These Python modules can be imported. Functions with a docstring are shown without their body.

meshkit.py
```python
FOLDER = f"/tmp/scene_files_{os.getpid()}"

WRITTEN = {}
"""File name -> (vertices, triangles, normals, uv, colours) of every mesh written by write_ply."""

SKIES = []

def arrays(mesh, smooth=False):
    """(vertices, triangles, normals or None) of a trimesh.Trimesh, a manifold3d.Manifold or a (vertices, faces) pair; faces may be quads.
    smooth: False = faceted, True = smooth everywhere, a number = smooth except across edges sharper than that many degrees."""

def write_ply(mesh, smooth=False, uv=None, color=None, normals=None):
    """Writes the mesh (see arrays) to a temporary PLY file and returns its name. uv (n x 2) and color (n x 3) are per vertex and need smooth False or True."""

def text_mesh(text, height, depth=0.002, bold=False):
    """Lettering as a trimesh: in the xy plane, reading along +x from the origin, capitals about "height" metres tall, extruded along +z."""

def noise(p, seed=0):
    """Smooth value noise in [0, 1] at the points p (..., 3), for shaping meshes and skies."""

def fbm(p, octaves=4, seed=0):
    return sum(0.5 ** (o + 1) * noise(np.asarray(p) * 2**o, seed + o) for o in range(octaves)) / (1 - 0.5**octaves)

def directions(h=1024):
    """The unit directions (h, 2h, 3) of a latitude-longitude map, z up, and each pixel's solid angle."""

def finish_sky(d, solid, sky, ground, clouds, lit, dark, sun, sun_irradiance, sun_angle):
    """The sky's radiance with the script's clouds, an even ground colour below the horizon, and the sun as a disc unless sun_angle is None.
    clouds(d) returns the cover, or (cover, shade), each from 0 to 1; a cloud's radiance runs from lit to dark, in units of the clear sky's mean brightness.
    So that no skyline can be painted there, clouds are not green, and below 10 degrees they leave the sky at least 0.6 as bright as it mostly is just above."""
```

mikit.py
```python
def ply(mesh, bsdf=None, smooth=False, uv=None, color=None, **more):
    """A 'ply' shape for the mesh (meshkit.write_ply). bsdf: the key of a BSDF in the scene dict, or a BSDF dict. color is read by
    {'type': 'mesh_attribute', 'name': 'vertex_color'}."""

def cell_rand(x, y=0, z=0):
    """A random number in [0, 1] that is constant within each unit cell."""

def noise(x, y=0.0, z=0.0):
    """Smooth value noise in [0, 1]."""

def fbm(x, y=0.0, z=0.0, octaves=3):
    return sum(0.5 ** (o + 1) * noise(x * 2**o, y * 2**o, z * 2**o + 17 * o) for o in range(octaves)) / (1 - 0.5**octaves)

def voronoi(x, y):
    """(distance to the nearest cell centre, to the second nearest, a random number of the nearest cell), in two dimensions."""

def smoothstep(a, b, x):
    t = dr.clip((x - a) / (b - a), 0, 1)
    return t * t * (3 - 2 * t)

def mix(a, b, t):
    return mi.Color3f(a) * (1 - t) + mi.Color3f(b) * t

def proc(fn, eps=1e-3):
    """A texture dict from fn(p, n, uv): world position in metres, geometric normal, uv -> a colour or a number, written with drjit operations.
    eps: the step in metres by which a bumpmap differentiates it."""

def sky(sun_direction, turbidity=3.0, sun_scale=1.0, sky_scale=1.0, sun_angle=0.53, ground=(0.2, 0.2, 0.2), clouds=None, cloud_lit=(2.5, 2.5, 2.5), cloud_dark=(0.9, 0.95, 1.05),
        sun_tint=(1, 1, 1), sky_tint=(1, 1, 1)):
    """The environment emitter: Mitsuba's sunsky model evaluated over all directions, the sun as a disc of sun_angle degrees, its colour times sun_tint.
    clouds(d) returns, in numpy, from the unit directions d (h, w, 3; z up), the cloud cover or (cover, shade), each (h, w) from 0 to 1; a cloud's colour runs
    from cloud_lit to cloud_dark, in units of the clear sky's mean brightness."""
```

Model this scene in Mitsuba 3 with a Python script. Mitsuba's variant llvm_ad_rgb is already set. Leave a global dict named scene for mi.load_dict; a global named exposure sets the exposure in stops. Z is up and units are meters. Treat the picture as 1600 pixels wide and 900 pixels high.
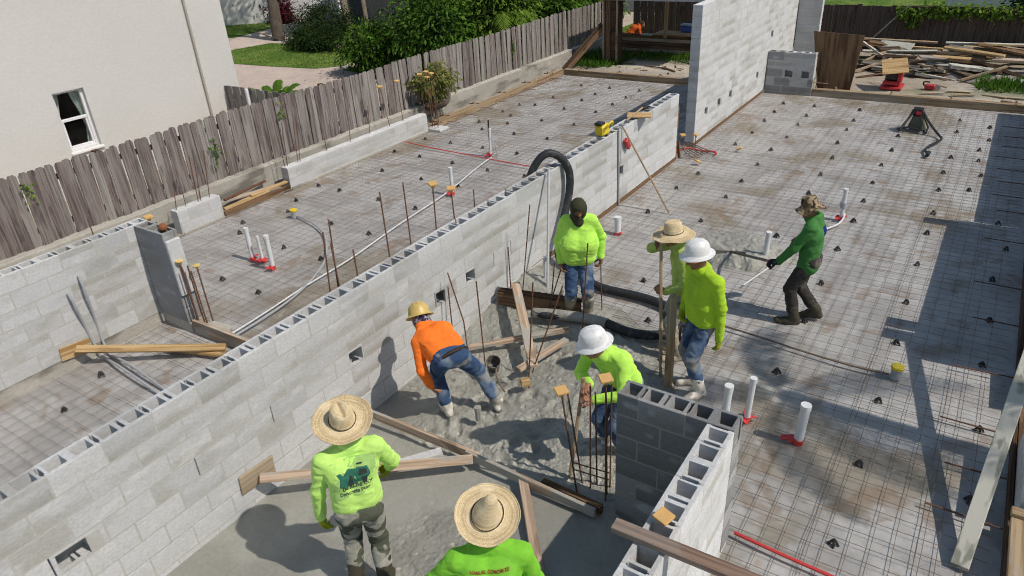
import math, random
import numpy as np, trimesh, manifold3d, shapely
import drjit as dr
import mitsuba as mi
import mikit, meshkit
from mikit import noise, fbm, smoothstep, mix, proc, cell_rand
from shapely.geometry import Polygon, box as sbox
T = mi.ScalarTransform4f

scene, labels = {'type': 'scene'}, {}

# ---------------------------------------------------------------- camera, sky, exposure
CAM = np.array([4.9555, -1.0528, 4.6908])
FWD = np.array([-0.50243, 0.72132, -0.47672])
DOWN = np.array([0.22277, -0.42475, -0.87747])
scene['camera'] = {'type': 'perspective', 'fov': 2 * math.degrees(math.atan(800 / 1114.87)), 'fov_axis': 'x',
                   'near_clip': 0.05, 'far_clip': 600.0,
                   'to_world': T().look_at(origin=CAM.tolist(), target=(CAM + FWD).tolist(), up=(-DOWN).tolist())}
SUN = (0.80, 0.06, 1.0)
scene['sky'] = mikit.sky(SUN, turbidity=3.5, ground=(0.24, 0.23, 0.21), sky_scale=1.25, sky_tint=(1.10, 1.0, 0.84), sun_tint=(0.90, 0.99, 1.15))
exposure = 1.4

# ---------------------------------------------------------------- keys, labels, meshes
_used, _mats = {}, {}
rng = np.random.default_rng(7)


def key_for(name, parent=None):
    base = f'{parent}__{name}' if parent else name
    n = _used.get(base, -1) + 1
    _used[base] = n
    return base if n == 0 else f'{base}_{n:03d}'


def tag(key, label=None, cat=None, group=None, kind=None):
    d = labels.setdefault(key, {})
    for k, v in (('label', label), ('category', cat), ('group', group), ('kind', kind)):
        if v:
            d[k] = v
    return key


def thing(name, label, cat, group=None):
    return tag(key_for(name), label, cat, group)


def put(name, mesh, mat, parent=None, smooth=False, uv=None, color=None, to=None, label=None):
    k = key_for(name, parent)
    d = mikit.ply(mesh, mat, smooth=smooth, uv=uv, color=color)
    if to is not None:
        d['to_world'] = to
    scene[k] = d
    if label:
        tag(k, label)
    return k


def reuse(name, d, mat, to, parent=None):
    k = key_for(name, parent)
    scene[k] = {**d, 'bsdf': {'type': 'ref', 'id': mat}, 'to_world': to}
    return k


def cat_m(parts):
    vs, fs, n = [], [], 0
    for v, f in parts:
        vs.append(np.asarray(v, float)); fs.append(np.asarray(f, int) + n); n += len(v)
    return np.vstack(vs), np.vstack(fs)


def xf(m, R=None, t=(0, 0, 0), s=1.0):
    v = np.asarray(m[0], float) * s
    if R is not None:
        v = v @ np.asarray(R).T
    return v + np.asarray(t, float), m[1]


def Rz(a):
    c, s = math.cos(a), math.sin(a)
    return np.array([[c, -s, 0], [s, c, 0], [0, 0, 1.0]])


def Rx(a):
    c, s = math.cos(a), math.sin(a)
    return np.array([[1.0, 0, 0], [0, c, -s], [0, s, c]])


def Ry(a):
    c, s = math.cos(a), math.sin(a)
    return np.array([[c, 0, s], [0, 1.0, 0], [-s, 0, c]])


def _cb(hx, hy, hz, c):
    v = []
    for sx in (-1, 1):
        for sy in (-1, 1):
            for sz in (-1, 1):
                for k in range(3):
                    o = [hx - c, hy - c, hz - c]
                    o[k] += c
                    v.append((sx * o[0], sy * o[1], sz * o[2]))
    return np.array(v)


def _topology():
    v = _cb(1, 1, 1, 0.2)
    h = trimesh.convex.convex_hull(v)
    m = [int(np.argmin(((v - p) ** 2).sum(1))) for p in h.vertices]
    return np.array(m)[h.faces]


CB_F = _topology()


def cbox(size, c=0.004, at=(0, 0, 0)):
    """a box with chamfered edges"""
    h = np.asarray(size, float) / 2
    return _cb(*h, min(c, h.min() * 0.45)) + np.asarray(at, float), CB_F


def span(lo, hi, c=0.004):
    lo, hi = np.asarray(lo, float), np.asarray(hi, float)
    return cbox(hi - lo, c, (lo + hi) / 2)


def frame(p0, p1, up=(0, 0, 1), roll=0.0):
    p0, p1 = np.asarray(p0, float), np.asarray(p1, float)
    x = p1 - p0
    L = np.linalg.norm(x)
    x = x / L
    up = np.asarray(up, float)
    if abs(x @ up) > 0.97:
        up = np.array([0, 1.0, 0])
    y = np.cross(up, x); y /= np.linalg.norm(y)
    z = np.cross(x, y)
    if roll:
        c, s = math.cos(roll), math.sin(roll)
        y, z = c * y + s * z, c * z - s * y
    return np.stack([x, y, z], 1), (p0 + p1) / 2, L


_off = [0]


def board(p0, p1, w, t, up=(0, 0, 1), roll=0.0, c=0.004, warp=0.0):
    """a board from p0 to p1, w across, t thick (along up); returns mesh, uv in metres along the grain"""
    R, mid, L = frame(p0, p1, up, roll)
    n = 1 if not warp else 4
    v, f = cbox((L, w, t), c)
    if n > 1:
        tm = trimesh.Trimesh(v, f, process=False).subdivide().subdivide()
        v, f = np.array(tm.vertices), np.array(tm.faces)
        v = v.copy(); v[:, 2] += warp * (1 - (2 * v[:, 0] / L) ** 2)
    _off[0] += 1
    uv = np.stack([v[:, 0] + 3.7 * _off[0], v[:, 1] + 0.6 * v[:, 2] + 1.3 * _off[0]], 1)
    return (v @ R.T + mid, f), uv


def put_board(name, p0, p1, w, t, mat, parent=None, up=(0, 0, 1), roll=0.0, c=0.004, warp=0.0, label=None):
    m, uv = board(p0, p1, w, t, up, roll, c, warp)
    return put(name, m, mat, parent, uv=uv, label=label)


def tube(pts, r, n=8, cap=True):
    pts = np.asarray(pts, float)
    r = np.broadcast_to(np.asarray(r, float), (len(pts),))
    d = np.gradient(pts, axis=0); d /= np.maximum(np.linalg.norm(d, axis=1, keepdims=True), 1e-9)
    a = np.array([0, 0, 1.0]) if abs(d[0][2]) < 0.9 else np.array([1.0, 0, 0])
    v, ang = [], np.arange(n) * 2 * np.pi / n
    for p, t, rr in zip(pts, d, r):
        a = a - t * (a @ t); a /= np.linalg.norm(a)
        b = np.cross(t, a)
        v.append(p + rr * (np.cos(ang)[:, None] * a + np.sin(ang)[:, None] * b))
    v = np.vstack(v)
    f = []
    for i in range(len(pts) - 1):
        for j in range(n):
            k = (j + 1) % n
            f += [(i * n + j, i * n + k, (i + 1) * n + k), (i * n + j, (i + 1) * n + k, (i + 1) * n + j)]
    if cap:
        c0, c1 = len(v), len(v) + 1
        v = np.vstack([v, pts[:1], pts[-1:]])
        e = (len(pts) - 1) * n
        for j in range(n):
            k = (j + 1) % n
            f += [(c0, k, j), (c1, e + j, e + k)]
    return v, np.array(f)


def spline(pts, n=40):
    from scipy.interpolate import CubicSpline
    pts = np.asarray(pts, float)
    s = np.r_[0, np.cumsum(np.linalg.norm(np.diff(pts, axis=0), axis=1))]
    return CubicSpline(s, pts)(np.linspace(0, s[-1], n))


def lathe(prof, n=24, cap=False):
    """profile [(r, z)] round z"""
    prof = np.asarray(prof, float)
    a = np.arange(n) * 2 * np.pi / n
    v = np.vstack([np.stack([r * np.cos(a), r * np.sin(a), 0 * a + z], 1) for r, z in prof])
    f = []
    for i in range(len(prof) - 1):
        for j in range(n):
            k = (j + 1) % n
            f += [(i * n + j, i * n + k, (i + 1) * n + k), (i * n + j, (i + 1) * n + k, (i + 1) * n + j)]
    return v, np.array(f)


def extrude(poly, h, z0=0.0):
    m = trimesh.creation.extrude_polygon(poly, h, engine='earcut')
    return np.array(m.vertices) + [0, 0, z0], np.array(m.faces)


def sheet(poly, z):
    v, f = trimesh.creation.triangulate_polygon(poly, engine='earcut')
    v = np.asarray(v)
    f = np.asarray(f)
    a = np.cross(v[f[:, 1]] - v[f[:, 0]], v[f[:, 2]] - v[f[:, 0]])
    f[a < 0] = f[a < 0][:, ::-1]
    return np.c_[v, np.full(len(v), z)], f


def grid(x0, x1, y0, y1, d, fz, mask=None):
    """height field z = fz(x, y); mask(x, y) keeps cells"""
    xs, ys = np.arange(x0, x1 + d / 2, d), np.arange(y0, y1 + d / 2, d)
    X, Y = np.meshgrid(xs, ys, indexing='ij')
    Z = fz(X, Y)
    i = np.arange(X.size).reshape(X.shape)
    q = np.stack([i[:-1, :-1], i[1:, :-1], i[1:, 1:], i[:-1, 1:]], -1)
    if mask is not None:
        q = q[mask((X[:-1, :-1] + X[1:, 1:]) / 2, (Y[:-1, :-1] + Y[1:, 1:]) / 2)]
    q = q.reshape(-1, 4)
    f = np.vstack([q[:, [0, 1, 2]], q[:, [0, 2, 3]]])
    v = np.stack([X.ravel(), Y.ravel(), Z.ravel()], 1)
    u, inv = np.unique(f, return_inverse=True)
    return v[u], inv.reshape(-1, 3)


def nz(x, y, s, seed=0, oct=3):
    p = np.stack(np.broadcast_arrays(np.asarray(x, float) * s, np.asarray(y, float) * s, 0.37 + 0 * np.asarray(x, float)), -1)
    return meshkit.fbm(p, oct, seed) - 0.5


def _man(m):
    v, f = m
    return manifold3d.Manifold(manifold3d.Mesh(np.asarray(v, np.float32), np.asarray(f, np.uint32)))


def _np(m):
    q = m.to_mesh()
    return np.array(q.vert_properties[:, :3]), np.array(q.tri_verts)


# ---------------------------------------------------------------- materials
def mat(name, color, rough=0.8, spec=0.3, metallic=0.0, bump=None, bump_scale=1.0, twosided=True, **kw):
    """color: a number triple or fn(p, n, uv)"""
    b = {'type': 'principled', 'base_color': proc(color) if callable(color) else {'type': 'rgb', 'value': list(color)},
         'roughness': rough, 'metallic': metallic, **kw}
    if not metallic:
        b['specular'] = spec
    if bump is not None:
        b = {'type': 'bumpmap', 'arbitrary': proc(bump, eps=2e-3), 'scale': bump_scale, 'bsdf': b}
    scene[name] = {'type': 'twosided', 'bsdf': b} if twosided else b
    return name


def cmu_color(tone, warm, seed):
    def fn(p, n, uv):
        g = fbm(p.x * 55 + seed, p.y * 55, p.z * 55, octaves=2)
        s = fbm(p.x * 2.3 + 7 * seed, p.y * 2.3, p.z * 4.5, octaves=3)
        w = fbm(p.x * 5.1 + 3 * seed, p.y * 5.1 + 20, p.z * 9, octaves=2)
        c = mix((tone * 1.0, tone * 1.02, tone * 1.045), (tone * 0.84, tone * 0.84, tone * 0.805), smoothstep(0.48, 0.72, s) * warm)
        c = mix(c, (0.62, 0.62, 0.62), smoothstep(0.60, 0.82, w) * 0.35)
        q = (p.z - 0.075) / 0.2068
        q = q - dr.floor(q)
        b = fbm(p.x * 1.1 + seed, p.y * 1.1 + 5, p.z * 0.8, octaves=2)
        c = mix(c, (tone * 0.70, tone * 0.685, tone * 0.62), smoothstep(0.62, 0.22, q + 0.25 * (s - 0.5)) * smoothstep(0.42, 0.62, b) * 0.75 * warm)
        return c * (0.86 + 0.28 * g)
    return fn


CMU = []
for i, (t, w) in enumerate([(0.47, 0.9), (0.455, 1.0), (0.48, 0.7), (0.415, 0.85), (0.50, 0.4)]):
    CMU.append(mat(f'block_mat_{i}', cmu_color(t, w, i * 3.3), 0.95, 0.15))
mat('block_mat_white', cmu_color(0.51, 0.2, 21.0), 0.95, 0.15)
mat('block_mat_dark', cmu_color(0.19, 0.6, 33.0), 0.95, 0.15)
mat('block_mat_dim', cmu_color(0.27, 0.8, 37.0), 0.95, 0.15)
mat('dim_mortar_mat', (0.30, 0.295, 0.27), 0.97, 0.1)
mat('mortar_mat', lambda p, n, uv: mix((0.46, 0.455, 0.44), (0.38, 0.375, 0.355), fbm(p.x * 30, p.y * 30, p.z * 30, octaves=2)), 0.97, 0.1)


def old_concrete(p, n, uv):
    a = fbm(p.x * 1.7, p.y * 1.7, p.z * 5, octaves=4)
    g = fbm(p.x * 40, p.y * 40, p.z * 40, octaves=2)
    c = mix((0.36, 0.345, 0.31), (0.13, 0.125, 0.11), smoothstep(0.50, 0.74, a) * 0.8)
    c = mix(c, (0.46, 0.44, 0.40), smoothstep(0.55, 0.7, fbm(p.x * 3 + 9, p.y * 3, p.z * 3, octaves=3)) * 0.5)
    return c * (0.85 + 0.3 * g)


mat('old_concrete_mat', old_concrete, 0.95, 0.1)


def bed_color(p, n, uv):
    X = 0.80 * p.x + 0.60 * p.y + 0.55 * fbm(p.x * 1.3, p.y * 1.3 + 9, octaves=3)
    Y = 0.80 * p.y - 0.60 * p.x + 0.55 * fbm(p.x * 1.3 + 31, p.y * 1.3, octaves=3)
    a = fbm(X * 0.95 + 4, Y * 0.95, octaves=4)
    b = fbm(X * 2.6 + 14, Y * 2.6, octaves=3)
    g = fbm(p.x * 18, p.y * 18, octaves=3)
    c = mix((0.375, 0.373, 0.37), (0.305, 0.30, 0.295), smoothstep(0.4, 0.65, b))
    c = mix(c, (0.19, 0.155, 0.095), smoothstep(0.58, 0.74, a) * 0.6)
    c = mix(c, (0.20, 0.13, 0.075), smoothstep(0.64, 0.80, fbm(X * 3.6 + 31, Y * 3.6, octaves=3)) * 0.5)
    c = mix(c, (0.44, 0.44, 0.45), smoothstep(0.66, 0.80, fbm(X * 7 + 3, Y * 5 + 8, octaves=3)) * 0.4)
    return c * (0.88 + 0.24 * g)


mat('vapour_sheet_mat', bed_color, 0.55, 0.3)


def wet_color(p, n, uv):
    a = fbm(p.x * 2.2, p.y * 2.2, octaves=3)
    g = fbm(p.x * 45, p.y * 45, p.z * 45, octaves=2)
    c = mix((0.30, 0.30, 0.27), (0.245, 0.245, 0.22), smoothstep(0.35, 0.65, a))
    return c * (0.88 + 0.24 * g)


def wet_bump(p, n, uv):
    m = dr.maximum(smoothstep(2.95, 3.2, p.y), smoothstep(0.75, 0.4, dr.sqrt(dr.square(p.x - 1.95) + dr.square(p.y - 1.9))))
    return fbm(p.x * 40, p.y * 40, octaves=3) * (0.08 + 0.92 * m)


mat('wet_concrete_mat', wet_color, 0.42, 0.5, bump=wet_bump, bump_scale=0.018)


def wood_fn(light, dark, k=1.0, weather=0.0):
    def fn(p, n, uv):
        u, v = uv.x, uv.y
        g = fbm(u * 1.6, v * 60, octaves=3)
        kn = fbm(u * 2.2 + 5, v * 9, octaves=2)
        c = mix(light, dark, smoothstep(0.35, 0.72, g) * k)
        c = mix(c, tuple(0.55 * x for x in dark), smoothstep(0.72, 0.82, kn) * 0.7)
        if weather:
            c = mix(c, (0.35, 0.34, 0.31), smoothstep(0.4, 0.62, fbm(u * 3 + 2, v * 12 + 3, octaves=3)) * weather)
        return c
    return fn


mat('new_wood_mat', wood_fn((0.50, 0.36, 0.19), (0.34, 0.21, 0.09)), 0.8, 0.2)
mat('muddy_wood_mat', wood_fn((0.52, 0.40, 0.30), (0.34, 0.25, 0.18), weather=0.9), 0.85, 0.15)
mat('grey_wood_mat', wood_fn((0.27, 0.24, 0.215), (0.14, 0.12, 0.105), weather=0.25), 0.9, 0.1)
mat('brown_wood_mat', wood_fn((0.20, 0.125, 0.075), (0.10, 0.06, 0.036)), 0.85, 0.15)
mat('damp_wood_mat', wood_fn((0.25, 0.17, 0.13), (0.14, 0.095, 0.075), weather=0.25), 0.85, 0.15)
mat('dark_wood_mat', wood_fn((0.10, 0.066, 0.045), (0.055, 0.036, 0.026)), 0.9, 0.1)
mat('tan_wood_mat', wood_fn((0.40, 0.30, 0.19), (0.26, 0.18, 0.10), weather=0.3), 0.85, 0.15)


def form_wood(p, n, uv):
    g = fbm(uv.x * 1.3, uv.y * 50, octaves=3)
    c = mix((0.34, 0.255, 0.165), (0.20, 0.14, 0.085), smoothstep(0.3, 0.7, g))
    return mix(c, (0.30, 0.28, 0.25), smoothstep(0.5, 0.66, fbm(uv.x * 2.0, uv.y * 8, octaves=3)) * 0.5)


mat('form_wood_mat', form_wood, 0.85, 0.15)
mat('painted_plank_mat', lambda p, n, uv: mix((0.46, 0.455, 0.40), (0.16, 0.17, 0.14), smoothstep(0.56, 0.74, fbm(uv.x * 5, uv.y * 14, octaves=3)) * 0.8), 0.8, 0.2)
FENCE = []
for i, (a, b) in enumerate([((0.25, 0.225, 0.215), (0.14, 0.122, 0.117)), ((0.215, 0.182, 0.176), (0.115, 0.094, 0.092)),
                            ((0.30, 0.28, 0.265), (0.19, 0.172, 0.16)), ((0.18, 0.148, 0.142), (0.09, 0.072, 0.071))]):
    FENCE.append(mat(f'picket_mat_{i}', wood_fn(a, b, weather=0.2), 0.92, 0.1))
mat('far_fence_mat', wood_fn((0.12, 0.092, 0.078), (0.075, 0.056, 0.048)), 0.92, 0.1)
mat('rust_mat', lambda p, n, uv: mix((0.19, 0.095, 0.055), (0.09, 0.05, 0.035), fbm(p.x * 25, p.y * 25, p.z * 25, octaves=2)), 0.8, 0.3)
mat('wire_mat', lambda p, n, uv: mix((0.20, 0.15, 0.115), (0.12, 0.095, 0.08), fbm(p.x * 9, p.y * 9, octaves=2)), 0.7, 0.4)
mat('black_plastic_mat', (0.018, 0.018, 0.02), 0.45, 0.5)
mat('pvc_mat', (0.62, 0.64, 0.66), 0.4, 0.5)
mat('pvc_grey_mat', (0.33, 0.345, 0.37), 0.45, 0.5)
mat('red_tape_mat', (0.52, 0.045, 0.045), 0.5, 0.4)
mat('cap_wood_mat', (0.56, 0.35, 0.14), 0.8, 0.2)
mat('cap_yellow_mat', (0.62, 0.44, 0.15), 0.6, 0.3)
mat('yellow_plastic_mat', (0.66, 0.50, 0.03), 0.4, 0.5)
mat('red_paint_mat', (0.42, 0.03, 0.035), 0.45, 0.5)
mat('hose_mat', lambda p, n, uv: mix((0.022, 0.024, 0.028), (0.08, 0.08, 0.08), smoothstep(0.58, 0.8, fbm(p.x * 12, p.y * 12, p.z * 12, octaves=3))), 0.55, 0.4)
mat('hose_muddy_mat', lambda p, n, uv: mix((0.05, 0.05, 0.05), (0.20, 0.19, 0.17), smoothstep(0.33, 0.6, fbm(p.x * 9, p.y * 9, p.z * 9, octaves=3))), 0.7, 0.3)
mat('steel_mat', (0.42, 0.43, 0.45), 0.4, metallic=0.8)
# ================================================================ the setting: ground, beds, concrete
def ground_color(p, n, uv):
    a = fbm(p.x * 0.35, p.y * 0.35, octaves=4)
    g = fbm(p.x * 22, p.y * 22, octaves=3)
    c = mix((0.36, 0.325, 0.275), (0.27, 0.235, 0.19), smoothstep(0.35, 0.65, a))
    c = mix(c, (0.085, 0.115, 0.035), smoothstep(0.56, 0.64, fbm(p.x * 0.8 + 50, p.y * 0.8, octaves=3)) * smoothstep(18.5, 20.0, p.y) * 0.8)
    return c * (0.8 + 0.4 * g)


mat('sand_mat', ground_color, 0.95, 0.1)


def lawn_color(p, n, uv):
    a = fbm(p.x * 1.1, p.y * 1.1, octaves=3)
    g = fbm(p.x * 30, p.y * 30, octaves=2)
    return mix((0.065, 0.115, 0.022), (0.105, 0.155, 0.035), smoothstep(0.35, 0.65, a)) * (0.65 + 0.7 * g)


mat('lawn_mat', lawn_color, 0.95, 0.1)
mat('paver_mat', lambda p, n, uv: mix((0.42, 0.355, 0.32), (0.33, 0.28, 0.25), fbm(p.x * 3, p.y * 3, octaves=4)) * (0.85 + 0.3 * fbm(p.x * 20, p.y * 20, octaves=2)), 0.9, 0.1)

hole = sbox(-6.42, -3.0, 6.3, 18.05)
gk = put('ground', sheet(sbox(-150, -150, 150, 150).difference(hole), -0.006), 'sand_mat')
tag(gk, kind='structure', label='sandy ground around the building site')

# concrete outline (x, y) against the bare bed
POUR = Polygon([(-0.02, -2.0), (3.95, -2.0), (3.95, 3.15), (3.35, 3.35), (3.1, 4.2), (2.85, 4.75), (2.55, 5.3), (2.15, 5.75), (1.55, 6.15), (1.0, 6.2), (0.75, 6.45), (0.4, 6.7), (-0.02, 6.9)])


def pour_dist(X, Y):
    """distance inside the pour (positive) from its free edge, roughly"""
    edge = shapely.LineString([(3.6, 3.2), (3.35, 3.35), (3.1, 4.2), (2.85, 4.75), (2.55, 5.3), (2.15, 5.75), (1.55, 6.15), (1.0, 6.2), (0.75, 6.45), (0.4, 6.7), (0.0, 6.9), (-0.6, 7.1)])
    pts = shapely.points(np.c_[X.ravel(), Y.ravel()])
    d = shapely.distance(pts, edge).reshape(X.shape)
    ins = shapely.contains_xy(POUR.buffer(0.02), X.ravel(), Y.ravel()).reshape(X.shape)
    return np.where(ins, d, -d)


def S(a, b, x):
    t = np.clip((x - a) / (b - a), 0, 1)
    return t * t * (3 - 2 * t)


def pour_base(x, y):
    x, y = np.asarray(x, float), np.asarray(y, float)
    low = -0.19 + 0.21 * np.clip(x / 3.0, 0, 1)
    return low * (1 - S(4.2, 6.2, y)) + 0.05 * S(4.2, 6.2, y)


def pour_z(X, Y):
    d = pour_dist(X, Y) + 0.12 * nz(X, Y, 4.0, 5)
    rough = np.maximum(S(2.93, 3.06, Y) * np.maximum(S(0.35, 0.9, X), S(3.3, 4.0, Y)), 0.8 * S(0.75, 0.45, np.hypot(X - 1.95, (Y - 1.9) * 0.9)))
    rough = np.maximum(rough, 0.6 * S(1.2, 0.8, Y) * S(0.5, 1.4, X))
    dents = 0.0
    rd = np.random.default_rng(314)
    for _ in range(90):
        cx, cy, a_ = rd.uniform(0.5, 3.2), rd.uniform(3.1, 6.0), rd.uniform(0, 3.14)
        u_, v_ = (X - cx) * math.cos(a_) + (Y - cy) * math.sin(a_), (Y - cy) * math.cos(a_) - (X - cx) * math.sin(a_)
        q_ = np.hypot(u_ / 0.15, v_ / 0.065)
        dents = dents - 0.035 * S(1.0, 0.5, q_) + 0.016 * np.exp(-((q_ - 1.25) / 0.3) ** 2)
    z = pour_base(X, Y) + 0.65 * rough * dents + rough * (0.13 * nz(X, Y, 2.2, 1, 4) + 0.032 * nz(X, Y, 8, 2, 3) + 0.03 * nz(X, Y, 24, 3, 3) - 0.22 * np.maximum(nz(X, Y, 17, 17, 2) - 0.17, 0) + 0.12 * np.maximum(nz(X, Y, 12, 27, 2) - 0.18, 0) - 0.03 * np.clip(nz(X, Y, 15, 7, 2) - 0.12, 0, 1)) + 0.006 * nz(X, Y, 5, 9)
    z = z + 0.045 * S(3.0, 3.6, Y) * S(0.8, 1.8, X)
    k = S(-0.02, 0.35, d)
    return z * k + (1 - k) * np.where(d > -0.06, 0.015 + 0.02 * nz(X, Y, 9, 12), -0.08)


def zc(x, y):
    """height of the wet concrete"""
    return float(pour_z(np.array([[x]], float), np.array([[y]], float))[0, 0])


k = put('wet_concrete', grid(-0.01, 3.78, -1.6, 7.1, 0.0125, pour_z, lambda x, y: pour_dist(x, y) > -0.12), 'wet_concrete_mat', smooth=True)
tag(k, label='grey wet concrete being spread inside the walls', kind='structure')


def heap_z(X, Y):
    d = np.hypot((X - 2.35) / 0.80, (Y - 8.50) / 0.62) + 0.5 * nz(X, Y, 3.5, 21)
    return -0.02 + 0.17 * S(1.05, 0.55, d) + S(1.1, 0.7, d) * (0.07 * nz(X, Y, 9, 23) + 0.07 * nz(X, Y, 24, 24, 3))


k = put('concrete_heap', grid(1.5, 3.3, 7.75, 9.3, 0.014, heap_z, lambda x, y: np.hypot((x - 2.35) / 0.80, (y - 8.5) / 0.62) < 1.35), 'wet_concrete_mat', smooth=True)
tag(k, 'low heap of wet concrete dumped on the mesh between two white pipes', 'concrete heap')


def bed_z(X, Y):
    return 0.012 * nz(X, Y, 1.1, 31) + 0.006 * nz(X * 0.35, Y, 9, 32, 2) + 0.004 * nz(X, Y, 14, 33, 2)


POUR_IN = POUR.union(sbox(-0.8, -3.0, 0.3, 6.75)).union(sbox(3.3, -3.0, 4.0, 3.15)).buffer(-0.22).difference(sbox(3.98, -5, 9, 9))


def not_pour(x, y):
    return ~shapely.contains_xy(POUR_IN, x.ravel(), y.ravel()).reshape(x.shape)


k = put('slab_bed', grid(0.0, 5.9, -1.6, 17.98, 0.06, bed_z, not_pour), 'vapour_sheet_mat', smooth=True)
tag(k, kind='structure', label='grey plastic sheet over the right hand slab bed')
k = put('slab_bed', grid(-5.98, -0.19, 3.2, 17.98, 0.06, bed_z), 'vapour_sheet_mat', smooth=True)
tag(k, kind='structure', label='grey plastic sheet over the left hand slab bed')
k = put('slab_bed', grid(-3.62, -0.19, -2.0, 3.26, 0.06, bed_z), 'vapour_sheet_mat', smooth=True)
tag(k, kind='structure', label='grey plastic sheet in the bay before the left wall')


# ---------------------------------------------------------------- welded wire mesh
def wires(x0, x1, y0, y1, seed, keep=None, step=0.152, turn=0.0):
    r = np.random.default_rng(seed)
    parts = []

    def one(p0, p1, z):
        L = np.linalg.norm(np.subtract(p1, p0))
        n = max(4, int(L / 0.35))
        t = np.linspace(0, 1, n)[:, None]
        p = np.asarray(p0) * (1 - t) + np.asarray(p1) * t
        lat = np.array([p1[1] - p0[1], p0[0] - p1[0]]) / L
        p = p + lat * (0.010 * nz(p[:, 0], p[:, 1], 1.3, seed)[:, None] + 0.003 * r.standard_normal((n, 1)))
        zz = z + 0.03 * nz(p[:, 0], p[:, 1], 1.5, seed + 5)
        q = np.c_[p, zz]
        if keep is not None:
            m = keep(q[:, 0], q[:, 1])
            runs, s = [], None
            for i, b in enumerate(m):
                if b and s is None: s = i
                if not b and s is not None: runs.append((s, i)); s = None
            if s is not None: runs.append((s, n))
        else:
            runs = [(0, n)]
        for a, b in runs:
            if b - a >= 2:
                parts.append(tube(q[a:b], 0.0028, 3, cap=False))
    for i in range(int((x1 - x0) / step) + 1):
        x = x0 + i * step + r.normal(0, 0.004)
        one((x, y0), (x + turn * (y1 - y0), y1), 0.038)
        if i % 10 in (4, 9):                     # lapped edge of the next roll
            one((x + 0.04, y0), (x + 0.04, y1), 0.046)
    for j in range(int((y1 - y0) / step) + 1):
        y = y0 + j * step + r.normal(0, 0.004)
        one((x0 - 0.05, y), (x1 + 0.05, y + 0.012), 0.044)
        if r.random() < 0.22:
            one((x0, y + 0.035), (x0 + (x1 - x0) * r.uniform(0.4, 1.0), y + 0.04), 0.05)
    return cat_m(parts)


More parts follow.
